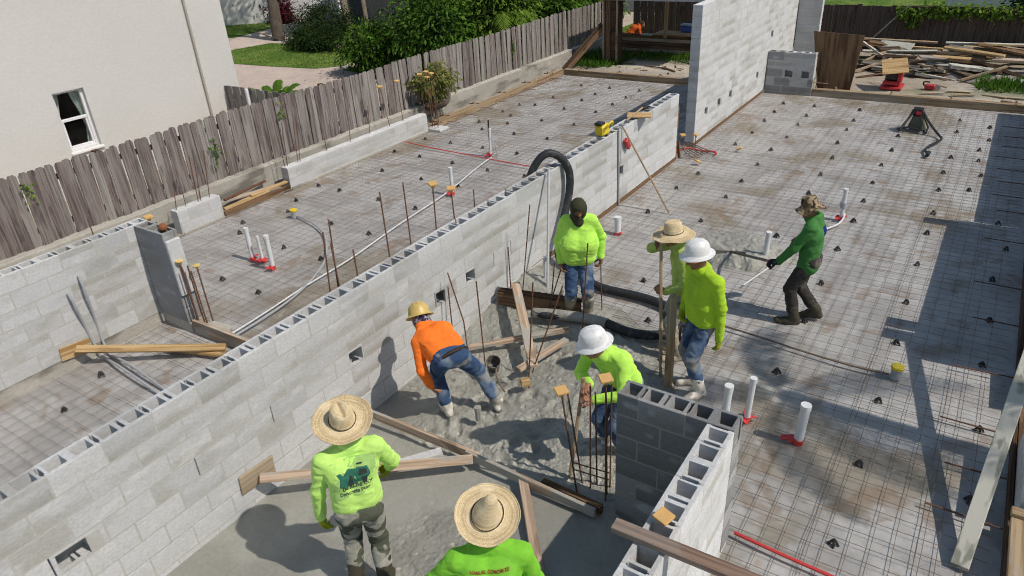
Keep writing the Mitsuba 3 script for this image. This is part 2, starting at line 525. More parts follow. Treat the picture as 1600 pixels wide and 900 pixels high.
def free_of_pour(x, y):
    return ~shapely.contains_xy(POUR_IN.buffer(-0.06), x, y) & ~((np.hypot((x - 2.35) / 0.80, (y - 8.5) / 0.62) < 0.75))


k = put('wire_mesh', wires(0.08, 5.68, -1.5, 17.85, 1, free_of_pour), 'wire_mat')
tag(k, 'rusty welded wire mesh over the right hand slab bed', 'wire mesh', kind='stuff')
k = put('wire_mesh', wires(-5.85, -0.35, 3.35, 17.85, 2), 'wire_mat')
tag(k, 'rusty welded wire mesh over the left slab bed behind the long wall', 'wire mesh', kind='stuff')
k = put('wire_mesh', wires(-3.5, -0.35, -1.9, 3.15, 3), 'wire_mat')
tag(k, 'rusty welded wire mesh in the near bay before the left block wall', 'wire mesh', kind='stuff')

# ================================================================ concrete block walls
BL, BH, BT = 0.4064, 0.2068, 0.203


def hollow(L, cores):
    m = _man(cbox((L - 0.009, BT - 0.004, BH - 0.009), 0.004))
    n = len(cores)
    for cx, w in cores:
        q = 0.066
        c = trimesh.convex.convex_hull([(cx + sx * (w / 2 + (0.006 if z > 0 else -0.002)), sy * (q + (0.004 if z > 0 else -0.002)), z) for sx in (-1, 1) for sy in (-1, 1) for z in (-0.2, 0.2)])
        m = m - _man((np.array(c.vertices), np.array(c.faces)))
    for s in (-1, 1):                                # frog in each end
        m = m - _man(cbox((0.026, 0.12, 0.5), 0.002, (s * (L / 2 - 0.003), 0, 0)))
    return _np(m)


def with_opening(L, cx, w, h, seed):
    r = np.random.default_rng(seed)
    m = _man(cbox((L - 0.009, BT - 0.004, BH - 0.009), 0.004))
    p = [(-w / 2, -h / 2), (-w / 2 + 0.03, -h / 2 - r.uniform(0, .02)), (0.0, -h / 2 + r.uniform(-.015, .01)), (w / 2 - .02, -h / 2 - r.uniform(0, .02)), (w / 2, -h / 2), (w / 2, h / 2), (-w / 2, h / 2 - r.uniform(0, .02))]
    v, f = extrude(Polygon(p), 0.16)
    v = np.stack([v[:, 0] + cx, -v[:, 2] + 0.11, v[:, 1]], 1)   # cut in from local +y
    f = f[:, ::-1] if np.linalg.det(np.array([[1, 0, 0], [0, 0, -1], [0, 1, 0.0]])) < 0 else f
    return _np(m - _man((v, f)) - _man(cbox((L - 0.07, 0.125, 0.5), 0.004, (0, -0.012, 0))))


BLOCK = mikit.ply(cbox((BL - 0.009, BT - 0.004, BH - 0.009), 0.004))
HALF = mikit.ply(cbox((BL / 2 - 0.009, BT - 0.004, BH - 0.009), 0.004))
HOLLOW = mikit.ply(hollow(BL, [(-0.098, 0.128), (0.098, 0.128)]))
HOLLOW2 = mikit.ply(hollow(BL, [(-0.108, 0.118), (0.108, 0.118), (0.0, 0.018)]))
HHALF = mikit.ply(hollow(BL / 2, [(0, 0.118)]))


def block_wall(wall, p0, d, length, z0, courses, weights, hollow_top=True, openings=(), shift=0.0, scale=1.0, seed=1, low_white=0, mortar='mortar_mat', tone=None, side=1):
    """p0: (x, y) of the wall's centre line at its start; d: unit direction; openings: {(s, course)} cut in the face on the left of d times side"""
    r = np.random.default_rng(seed)
    d = np.asarray(d, float)
    ang = math.degrees(math.atan2(d[1], d[0])) + (0 if side > 0 else 180)
    B = BL * scale
    cut = {}
    for s, c in openings:
        cut.setdefault(c, []).append(s)
    for c in range(courses):
        s = -((c % 2) * B / 2 + shift) % B - B
        z = z0 + (c + 0.5) * BH
        while s < length - 0.03:
            a, b = max(s, 0.0), min(s + B, length)
            s += B
            L = b - a
            if L < 0.06:
                continue
            mid = (a + b) / 2
            top = c == courses - 1 and hollow_top
            w = np.array(weights, float)
            m = CMU[r.choice(len(CMU), p=w / w.sum())]
            if tone:
                m = tone[r.integers(len(tone))]
            if low_white and c < low_white and r.random() < 0.75:
                m = 'block_mat_white'
            if top and r.random() < 0.5 and not tone:
                m = 'block_mat_white' if r.random() < 0.55 else CMU[3]
            j = r.normal(0, 0.0012, 2)
            P = np.array([p0[0], p0[1]]) + d * (mid + j[0])
            to = T().translate([float(P[0]), float(P[1]), float(z + j[1])]).rotate([0, 0, 1], ang + float(r.normal(0, 0.12)))
            op = [x for x in cut.get(c, []) if a + 0.07 < x < b - 0.07]
            if op:
                k_ = key_for('block', wall)
                loc = (op[0] - mid) * (1 if side > 0 else -1)
                dd = mikit.ply(with_opening(L, float(np.clip(loc, -L / 2 + 0.11, L / 2 - 0.11)) if abs(op[0] - 2.09) > 0.02 else 0.0, 0.185 if abs(op[0] - 2.09) > 0.02 else 0.33, 0.16, int(1000 * op[0]) + 3), m)
                dd['to_world'] = to
                scene[k_] = dd
                continue
            full = L > 0.3
            under = any(a - 0.1 < x < b + 0.1 for x in cut.get(c + 1, []))
            src = HOLLOW if (under and full) else HHALF if under else (HOLLOW2 if r.random() < 0.45 else HOLLOW) if (top and full) else HHALF if top else BLOCK if full else HALF
            reuse('block', src, m, to @ T().scale([L / (BL if full else BL / 2), 1, 1]), wall)
    # bed and head joints: a core a little behind the faces
    n = np.array([-d[1], d[0]])
    c0 = np.array(p0) + d * 0.012
    c1 = np.array(p0) + d * (length - 0.012)
    hc = courses - (1 if hollow_top else 0)
    R, mid, L = frame((*c0, z0 + hc * BH / 2), (*c1, z0 + hc * BH / 2))
    core = _man(cbox((L, BT - 0.0056, hc * BH - 0.012), 0.002))
    if hollow_top:
        for sg in (-1, 1):
            core = core + _man(cbox((L, 0.026, BH + 0.01), 0.002, (0, sg * (BT / 2 - 0.0028 - 0.013), (hc + 1) * BH / 2 - 0.012)))
    for s, c in openings:
        core = core - _man(cbox((0.20 if abs(s - 2.09) > 0.02 else 0.35, 0.12, BH * 0.95), 0.002, (s - 0.012 - L / 2, -0.07 if side < 0 else 0.07, (c + 0.5 - hc / 2) * BH)))
        core = core - _man(cbox((0.40, 0.16, BH * 1.98), 0.002, (s - 0.012 - L / 2, -0.006 if side < 0 else 0.006, (c - hc / 2) * BH)))
    core = _np(core)
    put('mortar', (core[0] @ R.T + mid, core[1]), mortar, wall)
    return wall


MIX = (4, 3, 3, 0.8, 1.5)
LIGHT = (2, 1, 4, 0.5, 4)
# the long wall between the two beds
w = thing('block_wall', 'long grey block wall running from the near left corner between the two beds', 'wall')
block_wall(w, (-0.1015, -2.0), (0, 1), 13.985, 0.075, 6, MIX, shift=-2.0 % BL, seed=4, side=-1, low_white=2,
           openings=[(y + 2.0, 2) for y in (0.09, 1.17, 2.08, 3.14, 4.55, 5.18, 5.64, 6.04, 9.48, 10.53)])
block_wall(w, (-0.1015, -2.0), (0, 1), 8.9, 0.075 - 2 * BH, 2, LIGHT, hollow_top=False, shift=-2.0 % BL, seed=5, low_white=2)
put('wall_foot', span((-0.19, 6.6, -0.02), (-0.004, 11.98, 0.0735), 0.003), 'brown_wood_mat', w)
# the tall wall beyond it
w = thing('block_wall', 'tall pale block wall behind the long low wall', 'wall')
block_wall(w, (-0.1015, 12.95), (0, 1), 7.55, 0.075, 13, LIGHT, seed=8, side=-1, hollow_top=False,
           openings=[(y - 12.95, 2) for y in (13.58, 14.38, 15.15, 15.42, 16.27, 17.18)] + [(18.12 - 12.95, 6)])
put('wall_foot', span((-0.19, 12.97, -0.02), (-0.004, 17.8, 0.0735), 0.003), 'brown_wood_mat', w)
w = thing('block_wall', 'shaded block pier at the far end of the tall pale wall', 'wall')
block_wall(w, (0.01, 20.6), (1, 0), 0.61, 0.05, 13, MIX, seed=9, hollow_top=False)
# low cross wall at the far end of the right bed
w = thing('block_wall', 'low grey cross wall with two square holes at the foot of the tall wall', 'wall')
block_wall(w, (0.012, 18.02), (1, 0), 1.15, 0.0, 5, (1, 3, 0, 4, 0), seed=10, side=-1, tone=['block_mat_dim', CMU[3]], openings=[(0.55, 2), (0.95, 2)])
# left wall and its return
w = thing('block_wall', 'weathered block wall along the left edge of the near bay', 'wall')
block_wall(w, (-3.7015, -2.0), (0, 1), 5.29, 0.155, 6, MIX, seed=12, side=-1, shift=0.1)
put('wall_foot', span((-3.79, -2.0, -0.02), (-3.606, 3.08, 0.1535), 0.003), 'old_concrete_mat', w)
w = thing('block_wall', 'short shaded return wall with open cores at the end of the left wall', 'wall')
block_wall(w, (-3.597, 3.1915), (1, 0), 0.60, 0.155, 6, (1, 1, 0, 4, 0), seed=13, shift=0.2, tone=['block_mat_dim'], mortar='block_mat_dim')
put('render_patch', _np(_man(cbox((0.05, 0.19, 0.75), 0.012, (-2.985, 3.19, 0.92)))), 'block_mat_white', w)
put('wall_foot', span((-3.6, 3.10, -0.02), (-2.99, 3.28, 0.1535), 0.003), 'old_concrete_mat', w)
# corner wall in front
w = thing('block_wall', 'corner wall of open blocks in the foreground beside the concrete', 'wall')
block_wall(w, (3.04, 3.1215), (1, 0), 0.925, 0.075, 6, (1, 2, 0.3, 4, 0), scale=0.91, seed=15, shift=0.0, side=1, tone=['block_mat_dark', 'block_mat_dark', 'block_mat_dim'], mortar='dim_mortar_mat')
block_wall(w, (3.8635, 3.016), (0, -1), 3.6, 0.075, 6, LIGHT, seed=16, side=1)
put('wall_foot', _np(_man(span((3.05, 3.03, -0.2), (3.955, 3.21, 0.073), 0.003)) + _man(span((3.77, -0.58, -0.2), (3.955, 3.1, 0.073), 0.003))), 'old_concrete_mat', w)
# right boundary wall, its face just outside or at the edge of the frame
w = thing('block_wall', 'shaded block wall along the right edge of the right bed', 'wall')
block_wall(w, (5.955, 6.85), (0, 1), 4.3, 0.075, 6, MIX, seed=18, side=1)
block_wall(w, (5.955, 11.16), (0, 1), 6.7, 0.075, 4, MIX, seed=19, side=1)
block_wall(w, (5.955, 4.47), (0, 1), 1.02, 0.075, 2, MIX, seed=20, side=1)
for y, z, up in ((7.28, 1.316, 1), (7.56, 1.316, 1), (11.0, 1.316, 1)):
    reuse('block', HOLLOW, CMU[1], T().translate([5.955, y, z + 0.205]).rotate([0, 0, 1], 90).rotate([0, 1, 0], 90).scale([1, 1, 1.2]), w)
put('wall_foot', span((5.862, 3.9, -0.05), (6.05, 17.86, 0.0735), 0.003), 'brown_wood_mat', w)

# two low walls at the left side of the left bed
w = thing('block_wall', 'long low rendered block wall below the wooden fence', 'wall')
block_wall(w, (-6.07, 7.38), (0, 1), 4.2, 0.0, 2, LIGHT, seed=22, hollow_top=False, side=-1)
put('render_coat', span((-6.16, 7.385, 0.402), (-5.975, 11.575, 0.432), 0.01), 'block_mat_white', w)
put('wall_foot', span((-5.97, 7.40, -0.02), (-5.945, 11.56, 0.045), 0.003), 'old_concrete_mat', w)
w = thing('block_wall', 'short low block wall with rebar standing in it', 'wall')
block_wall(w, (-6.07, 5.0), (0, 1), 0.86, 0.0, 2, LIGHT, seed=23, hollow_top=False, side=-1)
put('render_coat', _np(_man(span((-6.165, 5.005, 0.402), (-5.975, 5.855, 0.425), 0.01))), 'block_mat_white', w)
put('wall_foot', span((-5.97, 5.02, -0.02), (-5.945, 5.84, 0.045), 0.003), 'old_concrete_mat', w)

# fence footing
def ledge_mesh():
    tm = trimesh.Trimesh(*span((-6.78, -3.0, -0.5), (-6.42, 22.2, 0.47), 0.02), process=False)
    for _ in range(6):
        v, f = trimesh.remesh.subdivide_to_size(tm.vertices, tm.faces, 0.25, max_iter=20)
        break
    v = v.copy()
    n = meshkit.fbm(v * [2.5, 2.5, 2.5], 3, 3) - 0.5
    v[:, 2] += 0.05 * n * (v[:, 2] > 0.2)
    v[:, 0] += 0.04 * n
    return v, f


k = put('fence_footing', ledge_mesh(), 'old_concrete_mat', smooth=40)
tag(k, 'stained concrete footing under the wooden picket fence', 'footing')
# strip of dirt between footing and bed
k = put('dirt', grid(-6.5, -5.95, -2.5, 18.1, 0.08, lambda X, Y: 0.02 + 0.05 * nz(X, Y, 2.5, 44) + 0.04 * nz(X, Y, 9, 45)), 'sand_mat', smooth=True)
tag(k, kind='stuff', label='strip of dirt between the slab edge and the fence footing')

# ---------------------------------------------------------------- wooden picket fence
fence = thing('picket_fence', 'weathered grey wooden picket fence on the concrete footing', 'fence')
y = 1.55
r = np.random.default_rng(5)
i = 0
while y < 21.9:
    w_ = 0.130 + r.normal(0, 0.004)
    x = -6.60 + (0.027 if i % 2 else 0.0) + r.normal(0, 0.004)
    lean = -0.055 if 12.2 < y < 14.2 else 0.0
    top = 1.59 + 0.015 * math.sin(y * 1.1) + r.normal(0, 0.009)
    tm = trimesh.creation.extrude_polygon(Polygon([(-w_ / 2, 0), (w_ / 2, 0), (w_ / 2, 1.09), (w_ / 2 - 0.03, 1.13), (-w_ / 2 + 0.03, 1.13), (-w_ / 2, 1.09)]), 0.019, engine='earcut')
    v = np.array(tm.vertices)
    v[:, 2] -= 0.0095
    v = np.stack([v[:, 2], v[:, 0], v[:, 1] * (top - 0.44) / 1.13], 1) @ Rx(r.normal(0, 0.008) + lean).T @ Rz(r.normal(0, 0.03)).T @ Ry(r.normal(0, 0.012)).T
    uv = np.stack([v[:, 2] + i * 3.1, v[:, 1] + i * 1.7], 1)
    m_ = FENCE[r.choice(4, p=[.3, .35, .1, .25] if y < 9 else [.35, .12, .43, .1])]
    put('picket', (v + [x, y, 0.45], np.array(tm.faces)), m_, fence, uv=uv)
    y += 0.130 + r.normal(0, 0.003)
    i += 1
for z in (0.68, 1.38):
    put_board('rail', (-6.635, 1.5, z), (-6.635, 21.9, z), 0.035, 0.085, 'dark_wood_mat', fence)
for y in np.arange(2.0, 22, 2.4):
    put_board('post', (-6.70, y, 0.4), (-6.70, y, 1.58), 0.09, 0.09, 'dark_wood_mat', fence)

# ---------------------------------------------------------------- timber forms round the beds
def form(label, p0, p1, out, ztop=0.15):
    """edge form: a board on edge whose inner face runs p0-p1, and a flat board behind its top"""
    p0, p1, o = np.array(p0, float), np.array(p1, float), np.array(out, float)
    t = thing('form_board', label, 'formwork')
    q = o * 0.019
    put_board('edge_board', (*(p0 + q), ztop / 2), (*(p1 + q), ztop / 2), 0.038, ztop + 0.02, 'form_wood_mat', t)
    q = o * 0.115
    put_board('top_board', (*(p0 + q), ztop - 0.01), (*(p1 + q), ztop - 0.012), 0.11, 0.036, 'form_wood_mat', t)
    L = np.linalg.norm(p1 - p0)
    for s in np.arange(0.5, L, 1.25):
        c = p0 + (p1 - p0) * s / L
        put_board('stake', (*(c + o * 0.21), -0.2), (*(c + o * 0.21), ztop + 0.05), 0.04, 0.03, 'tan_wood_mat', t)
        put_board('kicker', (*(c + o * 0.03), ztop + 0.018), (*(c + o * 0.34), ztop - 0.02), 0.035, 0.02, 'brown_wood_mat', t)
    return t


form('edge form along the left side of the left bed below the fence', (-5.97, 11.95), (-5.97, 18.02), (-1, 0))
form('edge form across the far end of the left bed before the sand', (-5.97, 18.02), (-0.25, 18.02), (0, 1))
form('edge form across the far end of the right bed', (1.18, 17.95), (5.85, 17.95), (0, 1), 0.17)
t = thing('form_board', 'two fresh yellow boards laid between the low walls on the left', 'formwork')
put_board('edge_board', (-5.99, 5.87, 0.05), (-5.99, 7.37, 0.05), 0.038, 0.12, 'brown_wood_mat', t)
put_board('top_board', (-6.02, 5.9, 0.135), (-6.03, 6.9, 0.14), 0.09, 0.036, 'new_wood_mat', t)
put_board('top_board', (-6.03, 6.5, 0.175), (-6.05, 7.36, 0.16), 0.09, 0.036, 'new_wood_mat', t)
put_board('brace', (-6.3, 6.0, 0.16), (-6.06, 7.3, 0.15), 0.09, 0.036, 'muddy_wood_mat', t)
put_board('brace', (-6.25, 6.1, 0.2), (-6.33, 7.1, 0.22), 0.05, 0.036, 'rust_mat', t)
t = thing('form_board', 'upright form boards against the right edge of the right bed', 'formwork')
put_board('edge_board', (5.83, 3.0, 0.05), (5.83, 17.9, 0.05), 0.03, 0.14, 'dark_wood_mat', t)
# ================================================================ people
def surface_nets(F, o, h):
    """closed surface of F < 0 on a grid"""
    inside = F < 0
    nx, ny, nz_ = F.shape
    cnt = np.zeros((nx - 1, ny - 1, nz_ - 1)); acc = np.zeros(cnt.shape + (3,))
    sl = [slice(0, -1), slice(1, None)]
    for ax in range(3):
        for a in (0, 1):
            for b in (0, 1):
                i0, i1 = [None] * 3, [None] * 3
                oth = [k for k in range(3) if k != ax]
                i0[ax], i1[ax] = sl[0], sl[1]
                for k, q in zip(oth, (a, b)):
                    i0[k] = i1[k] = sl[q]
                f0, f1 = F[tuple(i0)], F[tuple(i1)]
                x = (f0 < 0) != (f1 < 0)
                t = np.where(x, f0 / np.where(x, f0 - f1, 1), 0)
                p = np.zeros(cnt.shape + (3,))
                p[..., ax] = t
                for k, q in zip(oth, (a, b)):
                    p[..., k] = q
                acc += p * x[..., None]; cnt += x
    act = cnt > 0
    idx = -np.ones(cnt.shape, int); idx[act] = np.arange(act.sum())
    cells = np.argwhere(act)
    v = (cells + acc[act] / cnt[act][:, None]) * h + o
    quads = []
    for ax in range(3):
        i0, i1 = [slice(None)] * 3, [slice(None)] * 3
        i0[ax], i1[ax] = slice(0, -1), slice(1, None)
        s0, s1 = inside[tuple(i0)], inside[tuple(i1)]
        e = np.argwhere(s0 != s1)
        oth = [k for k in range(3) if k != ax]
        ok = (e[:, oth[0]] > 0) & (e[:, oth[1]] > 0) & (e[:, oth[0]] < F.shape[oth[0]] - 1) & (e[:, oth[1]] < F.shape[oth[1]] - 1)
        e = e[ok]
        c = []
        for da, db in ((1, 1), (0, 1), (0, 0), (1, 0)):
            q = e.copy(); q[:, oth[0]] -= da; q[:, oth[1]] -= db
            c.append(idx[tuple(q.T)])
        q = np.stack(c, 1)
        flip = s0[tuple(e.T)]
        if ax == 1:
            flip = ~flip
        q[~flip] = q[~flip][:, ::-1]
        quads.append(q)
    q = np.vstack(quads)
    return v, np.vstack([q[:, [0, 1, 2]], q[:, [0, 2, 3]]])


def smin(a, b, k):
    h = np.clip(0.5 + 0.5 * (b - a) / k, 0, 1)
    return b * (1 - h) + a * h - k * h * (1 - h)


def blob(prims, h=0.012, k=0.04, smooth=4):
    """smooth union of tapered capsules (a, b, ra, rb[, k]) as one closed mesh"""
    pts = np.array([p for q in prims for p in q[:2]], float)
    rr = max(max(q[2], q[3]) for q in prims) + 3 * h
    lo, hi = pts.min(0) - rr, pts.max(0) + rr
    n = np.ceil((hi - lo) / h).astype(int) + 1
    ax = [lo[i] + h * np.arange(n[i]) for i in range(3)]
    F = np.full(n, 9.0)
    for q in prims:
        a, b, ra, rb = np.asarray(q[0], float), np.asarray(q[1], float), q[2], q[3]
        kk = q[4] if len(q) > 4 else k
        m = max(ra, rb) + kk * 1.2 + 2 * h
        s = [slice(max(0, int((min(a[i], b[i]) - m - lo[i]) / h)), int((max(a[i], b[i]) + m - lo[i]) / h) + 2) for i in range(3)]
        X, Y, Z = np.meshgrid(*[ax[i][s[i]] for i in range(3)], indexing='ij')
        P = np.stack([X, Y, Z], -1)
        d = b - a
        t = np.clip(((P - a) @ d) / max(d @ d, 1e-9), 0, 1)
        D = np.linalg.norm(P - a - t[..., None] * d, axis=-1) - (ra + (rb - ra) * t)
        F[tuple(s)] = smin(F[tuple(s)], D, kk)
    v, f = surface_nets(F, lo, h)
    if smooth:
        from scipy.sparse import coo_matrix
        e = np.vstack([f[:, [0, 1]], f[:, [1, 2]], f[:, [2, 0]]])
        A = coo_matrix((np.ones(2 * len(e)), (np.r_[e[:, 0], e[:, 1]], np.r_[e[:, 1], e[:, 0]])), shape=(len(v), len(v))).tocsr()
        dg = np.maximum(np.asarray(A.sum(1)).ravel(), 1)[:, None]
        for i in range(smooth):
            for l in (0.5, -0.52):
                v = v + l * (A @ v / dg - v)
    return v, f


def vnormals(v, f):
    n = np.zeros_like(v)
    c = np.cross(v[f[:, 1]] - v[f[:, 0]], v[f[:, 2]] - v[f[:, 0]])
    for k in range(3):
        np.add.at(n, f[:, k], c)
    return n / np.maximum(np.linalg.norm(n, axis=1, keepdims=True), 1e-12)


def folds(m, amp, s, seed, dirn=(1, 1, 2.2)):
    v, f = m
    n = vnormals(v, f)
    q = v * np.asarray(dirn) * s
    warp = np.stack([meshkit.fbm(v * 5 + i, 2, seed + 9 + i) - 0.5 for i in range(3)], -1) * 2.2
    a = meshkit.fbm(q + warp, 3, seed)
    ridge = 1 - np.abs(2 * a - 1) * 2.4
    b = meshkit.fbm(v * 4, 2, seed + 3) - 0.5
    return v + n * (amp * np.clip(ridge, -0.9, 1) + amp * 0.8 * b)[:, None], f


def ik(a, c, l1, l2, pole):
    a, c, pole = (np.asarray(x, float) for x in (a, c, pole))
    d = c - a
    L = np.linalg.norm(d)
    L2 = min(L, (l1 + l2) * 0.995)
    u = d / L
    x = (l1 * l1 - l2 * l2 + L2 * L2) / (2 * L2)
    hgt = math.sqrt(max(l1 * l1 - x * x, 0))
    p = pole - u * (pole @ u)
    p /= np.linalg.norm(p)
    return a + u * x + p * hgt


def hand(wrist, d, palm, curl=0.5, side=1, spread=0.16, s=1.0, thumb=0.5, fat=0.0):
    """fingers along d from the wrist, palm facing along palm; side +1: thumb towards d x palm"""
    d = np.asarray(d, float); d /= np.linalg.norm(d)
    palm = np.asarray(palm, float); palm = palm - d * (palm @ d); palm /= np.linalg.norm(palm)
    t = np.cross(d, palm) * side                    # towards the thumb
    w = np.asarray(wrist, float)
    P = [(w - d * 0.02, w + d * 0.02, 0.025 + fat, 0.024 + fat, 0.02)]
    for o, L in ((0.029, 0.086), (0.010, 0.090), (-0.010, 0.086), (-0.028, 0.078)):
        P.append((w + d * 0.02 + t * o * 0.6, w + d * L * s + t * o, 0.016 + fat, 0.0115 + fat, 0.02))
    for o, L0, ls in ((0.029, 0.086, (0.040, 0.024, 0.020)), (0.010, 0.090, (0.044, 0.028, 0.021)), (-0.010, 0.086, (0.040, 0.026, 0.020)), (-0.028, 0.078, (0.031, 0.020, 0.018))):
        p = w + d * L0 * s + t * o
        a = 0.0
        for i, l in enumerate(ls):
            a += curl * (0.9 if i == 0 else 1.15)
            dir_ = d * math.cos(a) + palm * math.sin(a) + t * o * spread * 6
            dir_ /= np.linalg.norm(dir_)
            q = p + dir_ * l * s
            P.append((p, q, 0.0100 - 0.0008 * i + fat, 0.0092 - 0.0008 * i + fat, 0.005))
            p = q
    p = w + d * 0.03 + t * 0.024
    for i, l in enumerate((0.040, 0.030, 0.026)):
        a = thumb + i * 0.25
        dir_ = d * 0.75 + t * (0.75 - 0.4 * i * curl) + palm * a
        dir_ /= np.linalg.norm(dir_)
        q = p + dir_ * l * s
        P.append((p, q, 0.0135 - 0.0015 * i + fat, 0.012 - 0.0015 * i + fat, 0.008))
        p = q
    return blob(P, 0.0045, 0.01, 2)


def head_prims(c, fwd, up):
    fwd = np.asarray(fwd, float) / np.linalg.norm(fwd)
    up = np.asarray(up, float); up = up - fwd * (up @ fwd); up /= np.linalg.norm(up)
    rt = np.cross(fwd, up)

    def q(x, y, z):
        return c + rt * x + fwd * y + up * z
    P = [(q(0, -0.022, 0.030), q(0, 0.010, 0.035), 0.079, 0.076, 0.02), (q(-.018, 0.01, 0.0), q(.018, 0.01, 0), 0.068, 0.068, 0.03),
         (q(0, 0.035, -0.055), q(0, 0.060, -0.088), 0.046, 0.026, 0.03), (q(-.035, 0.02, -.05), q(.035, 0.02, -.05), 0.036, 0.036, 0.03),
         (q(0, 0.085, 0.018), q(0, 0.106, -0.020), 0.010, 0.0155, 0.012), (q(-.016, 0.090, -.024), q(.016, 0.090, -.024), 0.010, 0.010, 0.010),
         (q(-.038, 0.074, 0.030), q(.038, 0.074, 0.030), 0.014, 0.014, 0.016),
         (q(-.020, 0.078, -.055), q(.020, 0.078, -.055), 0.009, 0.009, 0.008), (q(-.016, 0.076, -.066), q(.016, 0.076, -.066), 0.009, 0.009, 0.008)]
    for s in (-1, 1):
        P.append((q(s * 0.078, -0.008, 0.022), q(s * 0.076, 0.0, -0.028), 0.016, 0.012, 0.008))
        P.append((q(s * 0.045, 0.062, -0.012), q(s * 0.05, 0.05, -0.02), 0.024, 0.022, 0.02))
    return P, q


PEOPLE = {}


def person(label, pos, fwd, J, shirt, trousers, skin, boots, boot_top=0.28, belly=0.0, glove=(None, None), hem=0.0, group=None, scale=1.0, seed=1,
           fold=0.010, hips=0.0, headdir=None, headup=(0, 0, 1), curl=(0.5, 0.5), hdir=(None, None), hpalm=(None, None), legs=True):
    """J: joints in metres, x to the person's right, y forward, z up from pos"""
    t = thing('person', label, 'person', group)
    f = np.array([fwd[0], fwd[1], 0.0]); f /= np.linalg.norm(f)
    R = np.stack([np.array([f[1], -f[0], 0]), f, np.array([0, 0, 1.0])], 1)
    pos = np.asarray(pos, float)

    def W(p):
        return R @ (np.asarray(p, float) * scale) + pos
    j = {'pelvis': (0, 0, 0.92), 'chest': (0, 0.0, 1.26), 'neck': (0, 0.01, 1.44), 'head': (0, 0.035, 1.575), 'shL': (-0.172, 0, 1.375), 'shR': (0.172, 0, 1.375),
         'wrL': (-0.30, 0.1, 0.83), 'wrR': (0.30, 0.1, 0.83), 'anL': (-0.11, 0.0, 0.09), 'anR': (0.11, 0, 0.09), 'poleL': (-0.5, -0.8, 0), 'poleR': (0.5, -0.8, 0),
         'kneeL': (0, 1, 0), 'kneeR': (0, 1, 0), 'toeL': (-0.03, 0.16, -0.06), 'toeR': (0.03, 0.16, -0.06)}
    j.update(J)
    g = {k: np.asarray(v, float) for k, v in j.items()}
    for s, sx in (('L', -1), ('R', 1)):
        g['hip' + s] = g['pelvis'] + np.asarray(j.get('hipdir', (1, 0, 0)), float) * sx * 0.085 - np.array([0, 0, 0.03])
        g['el' + s] = ik(g['sh' + s], g['wr' + s], 0.285, 0.255, g['pole' + s])
        g['kn' + s] = ik(g['hip' + s], g['an' + s], 0.43, 0.415, g['knee' + s])
        g['to' + s] = g['an' + s] + g['toe' + s]
    w = {k: W(v) for k, v in g.items() if not k.startswith(('pole', 'knee', 'toe'))}
    PEOPLE[t] = w
    up = w['chest'] - w['pelvis']; up /= np.linalg.norm(up)
    rt = w['shR'] - w['shL']; rt /= np.linalg.norm(rt)
    fw = np.cross(up, rt)
    b = belly
    hd = R @ np.asarray(headdir if headdir is not None else (0, 1, -0.2), float)
    hp, hq = head_prims(w['head'], hd, R @ np.asarray(headup, float))
    skull = w['head'] - 0.02 * (hd / np.linalg.norm(hd))
    core = [(w['neck'], skull - 0.03 * np.asarray(up), 0.058, 0.056, 0.03), (w['neck'], w['neck'] * 0.8 + w['chest'] * 0.2, 0.05, 0.04, 0.02), (w['shL'] * 0.7 + w['shR'] * 0.3, w['shL'] * 0.3 + w['shR'] * 0.7, 0.035, 0.035, 0.02)]
    parts = [blob(hp + core, 0.0075, 0.03, 2)]
    inner = [(w['chest'], w['pelvis'], 0.075, 0.075)]
    for s in 'LR':
        inner += [(w['sh' + s], w['el' + s], 0.030, 0.028), (w['el' + s], w['wr' + s], 0.028, 0.022)]
        if legs:
            inner += [(w['hip' + s], w['kn' + s], 0.07, 0.05), (w['kn' + s], w['an' + s], 0.045, 0.035)]
    parts.append(blob(inner, 0.02, 0.03, 1))
    gl = []
    for s, sx, i in (('L', -1, 0), ('R', 1, 1)):
        fa = w['wr' + s] - w['el' + s]; fa /= np.linalg.norm(fa)
        d = R @ np.asarray(hdir[i], float) if hdir[i] is not None else fa
        pm = R @ np.asarray(hpalm[i], float) if hpalm[i] is not None else -rt * sx + 0.3 * fw
        hm = hand(w['wr' + s], d, pm, curl[i], side=-sx, fat=0.002 if glove[i] else 0.0, s=1.03)
        if glove[i]:
            cf = blob([(w['wr' + s] - fa * 0.055, w['wr' + s] + fa * 0.02, 0.034, 0.030)], 0.008, 0.01, 1)
            gl.append((cat_m([hm, cf]), glove[i]))
        else:
            parts.append(cat_m([hm, blob([(w['wr' + s] - fa * 0.05, w['wr' + s] + fa * 0.015, 0.027, 0.025)], 0.008, 0.01, 1)]))
    put('body', cat_m(parts), skin, t, smooth=True)
    for gm, gmat in gl:
        put('glove', gm, gmat, t, smooth=True)
    # eyes
    eyes = []
    for s in (-1, 1):
        e = trimesh.creation.icosphere(2, 0.0115)
        eyes.append((np.array(e.vertices) + hq(s * 0.033, 0.078, 0.010), np.array(e.faces)))
    put('eyes', cat_m(eyes), 'eye_mat', t, smooth=True)
    # shirt
    P = []
    hemc = w['pelvis'] + up * (0.02 + hem)
    hw = 0.066
    A = [hemc + rt * sx * (hw + 0.1 * b) + fw * b * 0.25 for sx in (-1, 1)]
    M = [w['pelvis'] * 0.5 + w['chest'] * 0.5 + rt * sx * (0.060 + 0.35 * b) + fw * b * 0.7 for sx in (-1, 1)]
    C = [w['chest'] + rt * sx * 0.072 - fw * 0.005 for sx in (-1, 1)]
    Sh = [w['sh' + s] - (w['sh' + s] - w['neck']) * 0.10 for s in 'LR']
    rm, rc = 0.105 + b * 0.75, 0.108
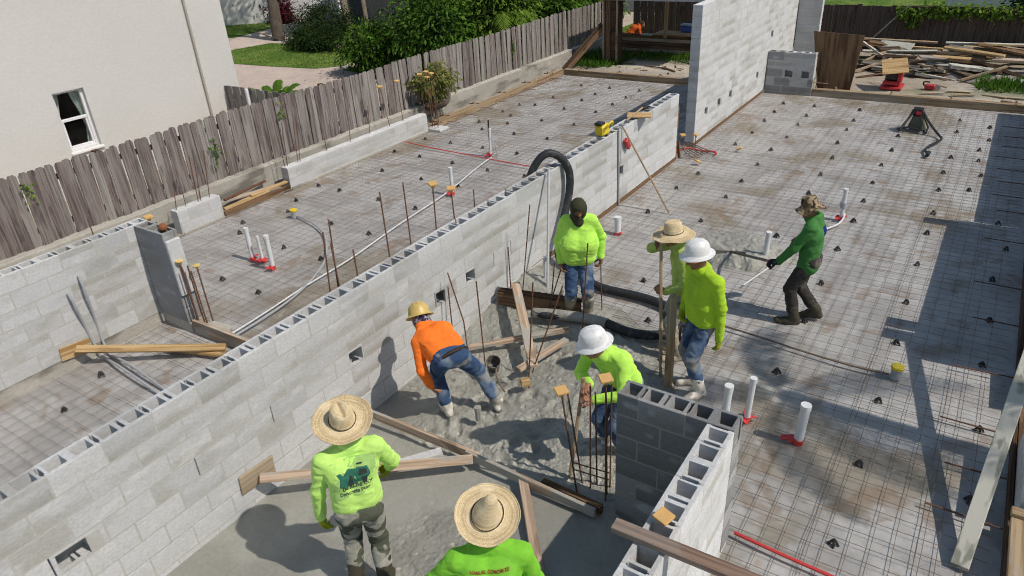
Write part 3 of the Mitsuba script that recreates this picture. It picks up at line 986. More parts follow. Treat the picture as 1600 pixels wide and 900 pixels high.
    P += [(A[0], A[1], 0.110 + b * 0.4, 0.110 + b * 0.4, 0.03), (M[0], M[1], rm, rm, 0.04), (C[0], C[1], rc, rc, 0.04), (C[0], Sh[0], 0.098, 0.062, 0.035), (C[1], Sh[1], 0.098, 0.062, 0.035),
          (Sh[0], w['neck'], 0.054, 0.060, 0.04), (Sh[1], w['neck'], 0.054, 0.060, 0.04)]
    for i in (0, 1):
        P += [(A[i], M[i], 0.109 + b * 0.4, rm, 0.03), (M[i], C[i], rm, rc, 0.03)]
    for s in 'LR':
        P += [(w['sh' + s], w['el' + s], 0.060, 0.049, 0.025), (w['el' + s], w['wr' + s], 0.049, 0.036, 0.02)]
    sm = folds(folds(blob(P, 0.0095, 0.05, 4), fold * 0.75, 6.5, seed, (1, 1, 1.6)), fold * 0.26, 17.0, seed + 50, (1, 1, 2.0))
    PEOPLE[t]['shirt'] = sm
    PEOPLE[t]['axes'] = (rt, fw, up)
    put('shirt', sm, shirt, t, smooth=True)
    put('collar', blob([(w['neck'] + rt * 0.02 * a - fw * 0.012 + up * 0.012, w['neck'] + rt * 0.02 * a + fw * 0.03 + up * 0.004, 0.066, 0.066) for a in (-1, 1)], 0.010, 0.02, 1), shirt, t, smooth=True)
    if legs:
        P = [(w['hipL'] - fw * 0.025 + rt * 0.01, w['hipR'] - fw * 0.025 - rt * 0.01, 0.102 + hips, 0.102 + hips, 0.03), (w['pelvis'] + up * 0.04 - rt * 0.060, w['pelvis'] + up * 0.04 + rt * 0.060, 0.088 + b * .4 + hips, 0.088 + b * .4 + hips, 0.03)]
        for s in 'LR':
            P += [(w['hip' + s] - fw * 0.01, w['kn' + s], 0.090 + hips * 0.6, 0.068, 0.02)]
            an = w['an' + s]
            e = an + (w['kn' + s] - an) * min(0.9, max(0.0, boot_top - 0.09) / 0.42)
            P += [(w['kn' + s], e, 0.066, 0.064, 0.02)]
        put('trousers', folds(blob(P, 0.0115, 0.03, 3), 0.010, 8.0, seed + 31, (1, 1, 1.6)), trousers, t, smooth=True)
        for s in 'LR':
            an, to = w['an' + s], w['to' + s]
            d = to - an; d[2] = 0; d /= max(np.linalg.norm(d), 1e-6)
            sole = an + np.array([0, 0, -0.045])
            q = an + (w['kn' + s] - an) * max(0.08, (boot_top - 0.06) / 0.42)
            put('boot', folds(blob([(q, an + (0, 0, 0.02), 0.078 if boot_top > 0.3 else 0.066, 0.058, 0.03), (sole - d * 0.04, sole + d * 0.08, 0.043, 0.046, 0.03), (sole + d * 0.06, to + np.array([0, 0, 0.012]) + d * 0.02, 0.046, 0.038, 0.03)], 0.011, 0.03, 2), 0.004, 14, seed + 3), boots, t, smooth=True)
    return t


def place(m, c, up, fwd):
    up = np.asarray(up, float) / np.linalg.norm(up)
    fwd = np.asarray(fwd, float); fwd = fwd - up * (fwd @ up); fwd /= np.linalg.norm(fwd)
    R = np.stack([np.cross(fwd, up), fwd, up], 1)
    return m[0] @ R.T + np.asarray(c, float), m[1]


def dense_lathe(prof, n=64, k=6):
    """lathe with the profile refined by a spline; returns mesh and uv = (turn, run along the profile)"""
    prof = np.asarray(prof, float)
    from scipy.interpolate import PchipInterpolator
    s = np.r_[0, np.cumsum(np.linalg.norm(np.diff(prof, axis=0), axis=1))]
    t = np.linspace(0, s[-1], len(prof) * k)
    pr = np.stack([np.interp(t, s, prof[:, 0]) * 0.4 + PchipInterpolator(s, prof[:, 0])(t) * 0.6, np.interp(t, s, prof[:, 1]) * 0.4 + PchipInterpolator(s, prof[:, 1])(t) * 0.6], 1)
    a = np.linspace(0, 2 * np.pi, n + 1)
    v = np.vstack([np.stack([r * np.cos(a), r * np.sin(a), 0 * a + z], 1) for r, z in pr])
    uv = np.vstack([np.stack([a, 0 * a + q], 1) for q in t])
    f = []
    m = n + 1
    for i in range(len(pr) - 1):
        for j in range(n):
            f += [(i * m + j, i * m + j + 1, (i + 1) * m + j + 1), (i * m + j, (i + 1) * m + j + 1, (i + 1) * m + j)]
    return (v, np.array(f)), uv


def straw_hat(t, c, up, fwd, R=0.215, crown='crease', wave=0.02, seed=0, mat_='straw_mat', droop=0.0):
    """wide woven hat; c = middle of the head opening"""
    hgt = 0.125
    if crown == 'peak':
        prof = [(0.002, 0.175), (0.022, 0.172), (0.036, 0.155), (0.050, 0.115), (0.075, 0.065), (0.088, 0.03), (0.093, 0.004), (0.105, -0.003), (0.15, -0.006), (0.19, 0.0), (R - 0.004, 0.012), (R, 0.013), (R, 0.006), (R - 0.01, 0.003), (0.15, -0.012), (0.09, -0.008)]
    else:
        prof = [(0.002, hgt), (0.045, hgt + 0.004), (0.070, hgt - 0.006), (0.081, hgt - 0.03), (0.088, 0.05), (0.094, 0.004), (0.105, -0.003), (0.15, -0.006 - droop), (0.19, 0.0 - 2 * droop), (R - 0.004, 0.010 - 3 * droop), (R, 0.011 - 3 * droop), (R, 0.004 - 3 * droop), (R - 0.01, 0.001 - 3 * droop), (0.15, -0.012 - droop), (0.09, -0.008)]
    m, uv = dense_lathe(prof, 72, 5)
    v = m[0].copy()
    r = np.hypot(v[:, 0], v[:, 1]); a = np.arctan2(v[:, 1], v[:, 0])
    k = np.clip((r - 0.1) / (R - 0.1), 0, 1)
    brim = v[:, 2] < 0.03
    v[:, 2] += brim * k ** 1.5 * (wave * np.cos(2 * a) + 0.4 * wave * np.sin(3 * a + seed) + 0.006 * np.sin(7 * a))
    if crown == 'crease':
        top = v[:, 2] > 0.05
        v[:, 2] -= top * 0.030 * np.exp(-(v[:, 0] / 0.018) ** 2) * np.clip((0.08 - r) / 0.03, 0, 1)
        v[:, 0] *= np.where(top, 0.94, 1.0); v[:, 1] *= 1 + 0.12 * np.clip((0.14 - r) / 0.04, 0, 1)
    else:
        top = np.clip(v[:, 2] / 0.17, 0, 1)
        v[:, 1] += 0.035 * top ** 1.5 * (v[:, 2] > 0.02)
        v[:, 0] += 0.02 * top ** 1.5 * (v[:, 2] > 0.02)
    h = put('hat', place((v, m[1]), c, up, fwd), mat_, t, smooth=True, uv=uv)
    ang = np.linspace(0, 2 * np.pi, 49)
    ring = np.stack([0.0965 * np.cos(ang), 0.0965 * np.sin(ang) * 1.12, 0 * ang + 0.010], 1)
    put('hat_band', place(tube(ring, 0.0035, 5), c, up, fwd), 'hat_cord_mat', t, smooth=True)
    return h


def hard_hat(t, c, up, fwd, mat_, R=0.152):
    prof = [(0.002, 0.135), (0.03, 0.133), (0.06, 0.122), (0.09, 0.098), (0.106, 0.06), (0.112, 0.02), (0.114, 0.004), (0.126, -0.004), (R - 0.01, -0.012), (R, -0.018), (R, -0.024), (R - 0.012, -0.021), (0.122, -0.012), (0.108, 0.0)]
    m, uv = dense_lathe(prof, 64, 4)
    v = m[0].copy()
    v[:, 1] *= 1.12
    k = np.clip((np.hypot(v[:, 0], v[:, 1]) - 0.12) / 0.04, 0, 1)
    v[:, 2] += 0.012 * k * np.clip(-v[:, 1] / 0.2, -1, 1) - 0.010 * k * np.clip(v[:, 1] / 0.2, 0, 1)
    r = np.hypot(v[:, 0], v[:, 1] / 1.14)
    up_ = (v[:, 2] > 0.03)
    for x0 in (-0.045, 0.0, 0.045):                 # moulded ribs
        v[:, 2] += up_ * 0.0055 * np.exp(-((v[:, 0] - x0) / 0.009) ** 2) * np.clip((0.115 - r) / 0.03, 0, 1)
    put('hard_hat', place((v, m[1]), c, up, fwd), mat_, t, smooth=True)


def on_back(m2, t, centre, axes, d, lift=0.002):
    """lay a flat mesh (in the xy plane, metres) on the shirt of t: x -> axes[0], y -> axes[1], seen along -d"""
    v, f = PEOPLE[t]['shirt']
    n = vnormals(v, f)
    ax, ay, d = (np.asarray(q, float) for q in (axes[0], axes[1], d))
    keep = n @ d > 0.1
    q = v[keep] - centre
    from scipy.interpolate import LinearNDInterpolator
    near = (np.abs(q @ ax) < 0.3) & (np.abs(q @ ay) < 0.4)
    I = LinearNDInterpolator(np.c_[q @ ax, q @ ay][near], (q @ d)[near])
    mv = m2[0]
    dep = I(mv[:, 0], mv[:, 1])
    dep = np.where(np.isfinite(dep), dep, np.nanmean(dep))
    return centre + mv[:, :1] * ax + mv[:, 1:2] * ay + (dep + lift + mv[:, 2])[:, None] * d, m2[1]


def dense_flat(poly, step=0.02):
    """a thin slab of the polygon cut fine enough to follow a curved surface"""
    m = trimesh.creation.extrude_polygon(poly, 0.0015, engine='earcut')
    v, f = trimesh.remesh.subdivide_to_size(m.vertices, m.faces, step, max_iter=12)
    return np.array(v), np.array(f)


def lettering(text, h):
    m = meshkit.text_mesh(text, h, 0.0015, bold=True)
    v, f = trimesh.remesh.subdivide_to_size(m.vertices, m.faces, 0.02, max_iter=12)
    v = np.array(v)
    v[:, 0] -= (v[:, 0].max() + v[:, 0].min()) / 2
    return v, np.array(f)


def fabric(c, s=60.0):
    def fn(p, n, uv):
        q = mi.Color3f(c) * (0.93 + 0.14 * fbm(p.x * s, p.y * s, p.z * s, octaves=2))
        d = fbm(p.x * 5 + 3, p.y * 5, p.z * 4, octaves=4)
        return mix(q, tuple(0.80 * x + 0.015 for x in c), smoothstep(0.52, 0.72, d) * 0.6)
    return fn


mat('eye_mat', (0.03, 0.025, 0.02), 0.3, 0.5)
mat('skin_tan_mat', (0.33, 0.165, 0.105), 0.55, 0.35)
mat('skin_brown_mat', (0.225, 0.108, 0.068), 0.55, 0.35)
mat('lime_mat', fabric((0.45, 0.80, 0.115)), 0.85, 0.15, sheen=0.4)
mat('lime_pale_mat', fabric((0.50, 0.79, 0.19)), 0.85, 0.15, sheen=0.4)
mat('lime_deep_mat', fabric((0.36, 0.58, 0.035)), 0.85, 0.15, sheen=0.3)
mat('bright_green_mat', fabric((0.20, 0.53, 0.045)), 0.85, 0.15, sheen=0.3)
mat('olive_lime_mat', fabric((0.36, 0.48, 0.13)), 0.88, 0.12, sheen=0.3)
mat('green_mat', fabric((0.055, 0.185, 0.05)), 0.88, 0.12, sheen=0.2)
mat('orange_mat', fabric((0.93, 0.20, 0.028)), 0.85, 0.15, sheen=0.3)
mat('shaded_orange_mat', fabric((0.50, 0.10, 0.02)), 0.85, 0.15)  # shirt of the distant man: shade under the shelter is put into this orange


def denim(p, n, uv):
    a = fbm(p.x * 7, p.y * 7, p.z * 5, octaves=3)
    g = fbm(p.x * 90, p.y * 90, p.z * 90, octaves=2)
    c = mix((0.040, 0.075, 0.155), (0.135, 0.19, 0.28), smoothstep(0.42, 0.68, a))
    return c * (0.8 + 0.4 * g)


def denim_muddy(p, n, uv):
    return mix(denim(p, n, uv), (0.26, 0.255, 0.235), smoothstep(0.58, 0.70, fbm(p.x * 6 + 4, p.y * 6, p.z * 6, octaves=3)) * 0.8)


def camo(p, n, uv):
    a = fbm(p.x * 9, p.y * 9, p.z * 6, octaves=2)
    b = fbm(p.x * 8 + 20, p.y * 8, p.z * 6, octaves=2)
    c = mix((0.27, 0.27, 0.23), (0.085, 0.095, 0.07), smoothstep(0.52, 0.56, a))
    return mix(c, (0.38, 0.37, 0.33), smoothstep(0.56, 0.60, b) * 0.8)


mat('denim_mat', denim, 0.9, 0.1)
mat('denim_muddy_mat', denim_muddy, 0.9, 0.1)
mat('camo_mat', camo, 0.9, 0.1)
mat('charcoal_mat', lambda p, n, uv: mix((0.045, 0.042, 0.04), (0.16, 0.14, 0.125), smoothstep(0.55, 0.68, fbm(p.x * 7, p.y * 7, p.z * 4, octaves=3))), 0.9, 0.1)
mat('boot_white_mat', lambda p, n, uv: mix((0.62, 0.59, 0.53), (0.27, 0.26, 0.235), smoothstep(0.45, 0.62, fbm(p.x * 11, p.y * 11, p.z * 11, octaves=3))), 0.6, 0.3)
mat('boot_tan_mat', lambda p, n, uv: mix((0.40, 0.345, 0.26), (0.19, 0.18, 0.16), smoothstep(0.42, 0.62, fbm(p.x * 9, p.y * 9, p.z * 9, octaves=3))), 0.65, 0.3)
mat('boot_dark_mat', (0.055, 0.05, 0.035), 0.6, 0.3)
mat('glove_lime_mat', fabric((0.30, 0.33, 0.03)), 0.9, 0.1)
mat('glove_dark_mat', (0.018, 0.018, 0.025), 0.8, 0.2)
mat('leather_mat', (0.035, 0.022, 0.016), 0.6, 0.3)
mat('balaclava_mat', fabric((0.050, 0.050, 0.030)), 0.92, 0.1)


def straw(p, n, uv):
    ring = noise(uv.y * 210, 3.0)
    weave = fbm(uv.x * 42, uv.y * 160, octaves=2)
    c = mix((0.64, 0.53, 0.34), (0.44, 0.33, 0.18), smoothstep(0.35, 0.75, 0.55 * weave + 0.45 * ring))
    return mix(c, (0.70, 0.61, 0.44), smoothstep(0.55, 0.8, fbm(uv.x * 2.5, uv.y * 14, octaves=2)) * 0.5)


mat('straw_mat', straw, 0.75, 0.25, bump=lambda p, n, uv: 0.5 * noise(uv.y * 210, 3.0) + 0.5 * fbm(uv.x * 42, uv.y * 160, octaves=2), bump_scale=0.002)
mat('hat_cord_mat', (0.05, 0.035, 0.02), 0.8, 0.2)
mat('helmet_white_mat', lambda p, n, uv: mix((0.66, 0.67, 0.68), (0.42, 0.42, 0.40), smoothstep(0.62, 0.78, fbm(p.x * 22, p.y * 22, p.z * 22, octaves=3)) * 0.6), 0.4, 0.5)
mat('helmet_tan_mat', lambda p, n, uv: mix((0.60, 0.44, 0.13), (0.45, 0.33, 0.12), fbm(p.x * 12, p.y * 12, p.z * 12, octaves=3)), 0.4, 0.5)
mat('bandana_mat', lambda p, n, uv: mix((0.03, 0.03, 0.07), (0.30, 0.27, 0.30), smoothstep(0.5, 0.58, fbm(p.x * 45, p.y * 45, p.z * 45, octaves=2))), 0.9, 0.1)
mat('orange_plastic_mat', (0.75, 0.16, 0.04), 0.4, 0.4)
mat('print_teal_mat', (0.035, 0.15, 0.105), 0.85, 0.1)
mat('print_dark_mat', (0.035, 0.05, 0.045), 0.85, 0.1)
mat('print_pale_mat', fabric((0.34, 0.55, 0.17)), 0.85, 0.1)
mat('print_red_mat', (0.24, 0.05, 0.03), 0.85, 0.1)
mat('print_grey_mat', (0.20, 0.21, 0.22), 0.85, 0.1)
mat('print_blue_mat', (0.015, 0.025, 0.16), 0.85, 0.1)
# ================================================================ the crew
def local(pos, fwd, p, s=1.0):
    f = np.array([fwd[0], fwd[1]], float); f /= np.linalg.norm(f)
    q = np.array([p[0] - pos[0], p[1] - pos[1]])
    return (float(q @ np.array([f[1], -f[0]])) / s, float(q @ f) / s, (p[2] - pos[2]) / s)


GROUP = None
# 1 man in a balaclava facing us
pos, fwd, s = (1.17, 5.85, -0.04), (0.50, -0.87), 0.98
L = lambda *p: local(pos, fwd, p, s)
t1 = person('man in lime shirt and dark balaclava facing us with bellied front', pos, fwd,
            {'wrR': L(1.00, 5.70, 0.79), 'wrL': L(1.38, 6.03, 0.80), 'poleR': (0.7, -0.6, -0.1), 'poleL': (-0.7, -0.6, -0.1), 'pelvis': (0, -0.01, 0.90), 'chest': (0, -0.02, 1.25),
             'head': (0.0, 0.06, 1.555), 'neck': (0, 0.0, 1.43), 'shL': (-0.168, -0.02, 1.36), 'shR': (0.168, -0.02, 1.36), 'anL': (-0.12, 0.02, 0.09), 'anR': (0.12, -0.03, 0.09)},
            'lime_mat', 'denim_muddy_mat', 'skin_brown_mat', 'boot_tan_mat', boot_top=0.36, belly=0.055, scale=s, seed=11, headdir=(-0.10, 1, -0.45), curl=(0.75, 0.55))
w = PEOPLE[t1]
hd = w['head']
fw3, rt3 = np.array([0.50, -0.87, 0]), np.array([-0.87, -0.50, 0])
fwn = (fw3 - rt3 * 0.1); fwn[2] = -0.42; fwn /= np.linalg.norm(fwn)
P, q = head_prims(hd, fwn, (0, 0, 1))
bal = _np(_man(blob([(a, b, ra + 0.010, rb + 0.010, *k) for a, b, ra, rb, *k in P[:4]] + [(w['neck'] + (0, 0, 0.01), hd - (0, 0, 0.05), 0.078, 0.078, 0.04), (w['neck'] + fw3 * 0.02 + rt3 * 0.03, w['neck'] + fw3 * 0.065 - (0, 0, 0.05), 0.07, 0.055, 0.04)], 0.008, 0.03, 3))
          - _man(blob([(q(-0.024, 0.10, 0.005), q(0.024, 0.10, 0.005), 0.034, 0.034), (q(-0.02, 0.11, -0.035), q(0.02, 0.11, -0.035), 0.036, 0.036)], 0.006, 0.02, 1)))
put('balaclava', folds(bal, 0.003, 16, 3), 'balaclava_mat', t1, smooth=50)

# 2 man in a straw hat leaning on a pole, seen in profile
pos, fwd, s = (2.58, 5.58, 0.0), (-0.86, -0.50), 0.97
L = lambda *p: local(pos, fwd, p, s)
t2 = person('man in faded olive green shirt and straw sun hat leaning on a pole', pos, fwd,
            {'wrR': L(2.37, 5.52, 1.42), 'wrL': L(2.50, 5.34, 0.93), 'poleR': (0.7, 0.1, -0.6), 'poleL': (-0.6, -0.7, -0.2), 'pelvis': (0, -0.04, 0.92), 'chest': (0, 0.0, 1.25), 'neck': (0, 0.06, 1.43), 'head': (0, 0.12, 1.55),
             'shL': (-0.19, 0.02, 1.36), 'shR': (0.19, 0.04, 1.38)},
            'olive_lime_mat', 'camo_mat', 'skin_brown_mat', 'boot_tan_mat', boot_top=0.34, scale=s, seed=12, headdir=(0, 1, -0.2), curl=(0.95, 0.95), hdir=((0.3, 0.9, 0.2), (-0.5, 0.8, 0.3)), hpalm=((0.8, 0.3, 0), (-0.8, 0.3, 0)))
w = PEOPLE[t2]
straw_hat(t2, w['head'] + (0, 0, 0.045), (-0.08, -0.05, 1), (-0.86, -0.50, 0), 0.225, wave=0.012, seed=1, mat_='straw_mat', droop=0.012)

# 3 man in a white hard hat, front three-quarter
pos, fwd, s = (3.01, 5.06, 0.0), (-0.62, -0.78), 1.02
L = lambda *p: local(pos, fwd, p, s)
t3 = person('man in deep lime shirt and white hard hat looking down with green gloves', pos, fwd,
            {'wrL': L(3.22, 4.99, 0.74), 'wrR': L(2.79, 5.12, 0.92), 'poleL': (-0.7, -0.7, 0), 'poleR': (0.7, -0.6, -0.2), 'head': (0, 0.115, 1.565), 'neck': (0, 0.04, 1.425), 'chest': (0, 0.02, 1.25), 'anL': (-0.12, 0.04, 0.09), 'anR': (0.10, -0.06, 0.09),
             'shL': (-0.20, 0.0, 1.36), 'shR': (0.20, 0.03, 1.37)},
            'lime_deep_mat', 'denim_muddy_mat', 'skin_brown_mat', 'boot_white_mat', boot_top=0.24, scale=s, seed=13, belly=0.02, headdir=(0.15, 1, -0.35), headup=(0, 0.3, 1), glove=('glove_lime_mat', 'glove_lime_mat'), curl=(0.5, 0.6), hem=-0.02)
w = PEOPLE[t3]
hard_hat(t3, w['head'] + (0.0, 0.0, 0.055), (-0.05, -0.06, 1), (-0.80, -0.60, -0.3), 'helmet_white_mat')
g_ = blob([(w['head'] + np.array(a), w['head'] + np.array(b), 0.016, 0.016) for a, b in [((-0.095, -0.02, 0.005), (-0.055, -0.095, -0.005)), ((-0.055, -0.095, -0.005), (0.02, -0.10, 0.0)), ((0.02, -0.10, 0.0), (0.085, -0.03, 0.02))]], 0.006, 0.01, 1)
put('safety_glasses', g_, 'orange_plastic_mat', t3, smooth=True)

# 4 man in dark green with a bucket hat, back to us, walking left
pos, fwd, s = (3.60, 6.98, 0.0), (-0.90, -0.12), 0.96
L = lambda *p: local(pos, fwd, p, s)
t4 = person('man in dark green shirt and camouflage bucket hat walking with a rake', pos, fwd,
            {'wrL': L(3.30, 6.78, 0.83), 'wrR': L(3.42, 7.30, 0.95), 'poleL': (-0.8, -0.3, -0.5), 'poleR': (0.6, -0.6, -0.3), 'anL': (-0.10, 0.07, 0.09), 'anR': (0.09, -0.17, 0.13), 'toeL': (-0.03, 0.17, -0.06), 'toeR': (0.03, 0.15, -0.12),
             'head': (-0.01, 0.09, 1.53), 'neck': (0, 0.03, 1.41), 'chest': (0, 0.01, 1.22), 'shL': (-0.18, 0.03, 1.34), 'shR': (0.18, 0.0, 1.36)},
            'green_mat', 'charcoal_mat', 'skin_brown_mat', 'boot_dark_mat', boot_top=0.22, scale=s, seed=14, headdir=(-0.1, 1, -0.3), glove=('glove_dark_mat', None), hem=-0.10, curl=(1.0, 0.8), hdir=((-0.2, 1, -0.1), None), hpalm=((0.3, -0.1, -1), None))
w = PEOPLE[t4]
prof = [(0.002, 0.098), (0.05, 0.096), (0.078, 0.088), (0.088, 0.05), (0.096, 0.0), (0.12, -0.022), (0.16, -0.046), (0.163, -0.047), (0.16, -0.051), (0.12, -0.029), (0.092, -0.006)]
m, uv = dense_lathe(prof, 48, 4)
v = m[0].copy(); a = np.arctan2(v[:, 1], v[:, 0]); r_ = np.hypot(v[:, 0], v[:, 1])
v[:, 2] += 0.022 * np.clip((r_ - .1) / .06, 0, 1) * np.cos(3 * a + 1)


def hatcamo(p, n, uv):
    a = fbm(uv.x * 2.4, uv.y * 20, octaves=2)
    c = mix((0.115, 0.085, 0.05), (0.33, 0.255, 0.17), smoothstep(0.46, 0.5, a))
    return mix(c, (0.04, 0.032, 0.025), smoothstep(0.60, 0.63, fbm(uv.x * 2.9 + 8, uv.y * 24, octaves=2)))


mat('bucket_camo_mat', hatcamo, 0.9, 0.1)
put('bucket_hat', place((v, m[1]), w['head'] + (0, 0, 0.045), (-0.25, -0.02, 1), (-0.9, -0.12, 0)), 'bucket_camo_mat', t4, smooth=True, uv=uv)
rt_, fw_, up_ = PEOPLE[t4]['axes']
c = w['chest'] + up_ * 0.02 - fw_ * 0.0
put('back_print', on_back(dense_flat(Polygon([(-0.02, -0.05), (0.10, -0.03), (0.12, 0.06), (0.03, 0.055), (0.0, 0.02)])), t4, c, (rt_, up_), -fw_, 0.003), 'print_blue_mat', t4, label='dark blue emblem on the upper back')

# 5 man in a white hard hat bent over the rebar
pos, fwd, s = (2.70, 3.77, -0.05), (-0.28, -0.96), 0.98
L = lambda *p: local(pos, fwd, p, s)
t5 = person('man in pale lime shirt and white hard hat stooping behind the corner wall', pos, fwd,
            {'pelvis': (0, -0.08, 0.88), 'chest': (-0.01, 0.09, 1.17), 'neck': (0.0, 0.19, 1.30), 'head': (0.03, 0.30, 1.40), 'shL': (-0.19, 0.14, 1.25), 'shR': (0.19, 0.15, 1.24),
             'wrR': L(2.575, 3.45, 0.95), 'wrL': L(2.68, 3.36, 0.88), 'poleR': (0.8, -0.3, -0.4), 'poleL': (-0.8, -0.3, -0.3)},
            'lime_mat', 'denim_muddy_mat', 'skin_tan_mat', 'boot_white_mat', boot_top=0.3, scale=s, seed=15, headdir=(0.6, 0.8, -0.55), headup=(0.2, 0.5, 1), curl=(1.0, 1.05), hdir=((0.6, 0.6, 0.2), (-0.3, 0.9, 0.2)), hpalm=((0.3, 0.2, -0.9), (-0.5, 0.5, -0.6)))
w = PEOPLE[t5]
hard_hat(t5, w['head'] + (0.0, 0.01, 0.05), (-0.14, -0.16, 1), (-0.80, -0.58, -0.3), 'helmet_white_mat')

# 6 man in orange bending with his back to us
pos, fwd, s = (1.04, 3.60, -0.14), (-0.81, 0.59), 1.0
L = lambda *p: local(pos, fwd, p, s)
t6 = person('man in orange shirt and blue jeans bending over by the long wall', pos, fwd,
            {'pelvis': L(1.01, 3.45, 0.75), 'chest': L(0.80, 3.50, 0.875), 'neck': L(0.63, 3.55, 0.915), 'head': L(0.545, 3.60, 0.945), 'shL': L(0.70, 3.355, 0.845), 'shR': L(0.84, 3.64, 0.90),
             'wrL': L(0.78, 3.37, 0.345), 'wrR': L(0.68, 3.70, 0.38), 'poleL': (-0.5, -0.8, 0.1), 'poleR': (0.5, -0.8, 0), 'anL': L(0.84, 3.52, -0.02), 'anR': L(1.29, 3.82, 0.02), 'kneeL': (-0.15, 1, 0), 'kneeR': (0.4, 1, 0),
             'toeL': (-0.02, 0.16, -0.06), 'toeR': (0.05, 0.15, -0.06), 'hipdir': (1, 0, 0)},
            'orange_mat', 'denim_muddy_mat', 'skin_tan_mat', 'boot_white_mat', boot_top=0.18, scale=s, seed=16, headdir=(-0.15, 1, -0.6), headup=(0, 0.6, 1), hem=0.045, curl=(0.5, 0.5), belly=0.02, hips=0.016)
w = PEOPLE[t6]
hard_hat(t6, w['head'] + (-0.03, 0.02, 0.045), (-0.42, 0.30, 0.80), (-0.70, 0.50, -0.6), 'helmet_tan_mat', 0.15)
put('bandana', folds(blob([(w['head'] + (0.04, -0.02, 0.01), w['head'] + (0.07, -0.025, -0.01), 0.086, 0.075, 0.03)], 0.008, 0.03, 2), 0.004, 14, 5), 'bandana_mat', t6, smooth=True)
rt_, fw_, up_ = PEOPLE[t6]['axes']
c = w['pelvis'] - up_ * 0.035
ang = np.linspace(0, 2 * np.pi, 41)
ring = np.array([c + rt_ * 0.180 * math.cos(a) + fw_ * 0.124 * math.sin(a) - fw_ * 0.005 for a in ang])
bl = tube(ring, 0.020, 6)
put('belt', bl, 'leather_mat', t6, smooth=True)

# 7 man in a wide straw hat, back to us, at the bottom
pos, fwd, s = (1.70, 1.46, -0.08), (-0.72, 0.70), 0.98
L = lambda *p: local(pos, fwd, p, s)
t7 = person('man in pale lime shirt with printed back and wide straw hat walking away', pos, fwd,
            {'pelvis': (0, 0.0, 0.91), 'chest': (0.0, 0.05, 1.23), 'neck': (0.01, 0.12, 1.40), 'head': (0.0, 0.185, 1.505), 'shL': (-0.20, 0.06, 1.33), 'shR': (0.20, 0.10, 1.36), 'wrL': L(1.40, 1.33, 0.66), 'wrR': (0.26, 0.36, 0.92),
             'poleL': (-0.8, -0.5, 0), 'poleR': (0.8, -0.5, -0.2), 'anL': (-0.13, -0.02, 0.09), 'anR': (0.10, -0.10, 0.09)},
            'lime_pale_mat', 'camo_mat', 'skin_brown_mat', 'boot_dark_mat', boot_top=0.30, scale=s, seed=17, hem=0.05, headdir=(-0.1, 1, -0.4), glove=('glove_lime_mat', 'glove_lime_mat'), curl=(0.5, 0.8), fold=0.011)
w = PEOPLE[t7]
straw_hat(t7, w['head'] + (-0.01, 0.0, 0.075), (0.20, -0.20, 1), (-0.9, 0.45, 0), 0.218, wave=0.006, seed=2)
rt_, fw_, up_ = PEOPLE[t7]['axes']
c = w['chest'] - up_ * 0.02 + rt_ * 0.01
ax = (rt_, up_)
put('print_panel', on_back(dense_flat(Polygon([(-0.155, -0.13), (0.165, -0.13), (0.165, 0.14), (-0.155, 0.14)])), t7, c, ax, -fw_, 0.001), 'print_pale_mat', t7, label='faded rectangular panel printed on the back')
truck = [Polygon([(-0.11, -0.06), (-0.03, -0.075), (0.02, -0.06), (0.0, -0.01), (0.02, 0.05), (-0.04, 0.06), (-0.075, 0.02), (-0.10, 0.06), (-0.125, 0.05), (-0.10, 0.0)]),
         Polygon([(0.02, -0.05), (0.11, -0.05), (0.115, 0.0), (0.10, 0.05), (0.03, 0.06), (0.0, 0.03)])]
put('print_truck', on_back(cat_m([dense_flat(p_) for p_ in truck]), t7, c + up_ * 0.03, ax, -fw_, 0.0035), 'print_teal_mat', t7, label='dark green pump truck drawing on the back')
det = [Polygon([(0.03, 0.0), (0.095, 0.0), (0.09, 0.04), (0.04, 0.045)]), Polygon([(-0.05, -0.055), (-0.02, -0.06), (-0.01, 0.0), (-0.03, 0.02)]), sbox(0.05, -0.045, 0.09, -0.018), shapely.Point(-0.03, -0.055).buffer(0.018), shapely.Point(0.07, -0.055).buffer(0.018), sbox(0.03, 0.072, 0.07, 0.08)]
put('print_detail', on_back(cat_m([dense_flat(p_) for p_ in det]), t7, c + up_ * 0.03, ax, -fw_, 0.0055), 'print_dark_mat', t7)
for txt, dy, h_, dx in (('...IN ALDS CON', -0.065, 0.026, 0.02), ('Concrete Pump', -0.105, 0.024, 0.0)):
    lm = lettering(txt.strip('.'), h_)
    put('print_lettering', on_back((lm[0] + [dx, dy, 0], lm[1]), t7, c, ax, -fw_, 0.004), 'print_dark_mat', t7, label=None)

# 8 man at the bottom edge under the peaked hat
pos, fwd, s = (3.08, 1.22, -0.05), (-0.52, 0.85), 0.97
L = lambda *p: local(pos, fwd, p, s)
t8 = person('man in bright green shirt under a peaked straw hat at the bottom edge', pos, fwd,
            {'pelvis': (0, -0.02, 0.91), 'chest': (0.0, 0.06, 1.22), 'neck': (0.0, 0.13, 1.39), 'head': (0.0, 0.19, 1.49), 'shL': (-0.21, 0.06, 1.30), 'shR': (0.21, 0.10, 1.31), 'wrL': (-0.36, 0.16, 0.86), 'wrR': (0.20, 0.36, 0.95), 'poleL': (-0.9, -0.4, 0), 'poleR': (0.5, -0.7, -0.5)},
            'bright_green_mat', 'denim_mat', 'skin_brown_mat', 'boot_dark_mat', boot_top=0.30, scale=s, seed=18, headdir=(0, 1, -0.5), curl=(0.8, 0.8), belly=0.02)
w = PEOPLE[t8]
straw_hat(t8, w['head'] + (0.0, 0.0, 0.07), (0.24, -0.28, 1), (-0.3, 0.95, 0), 0.20, crown='peak', wave=0.008, seed=3)
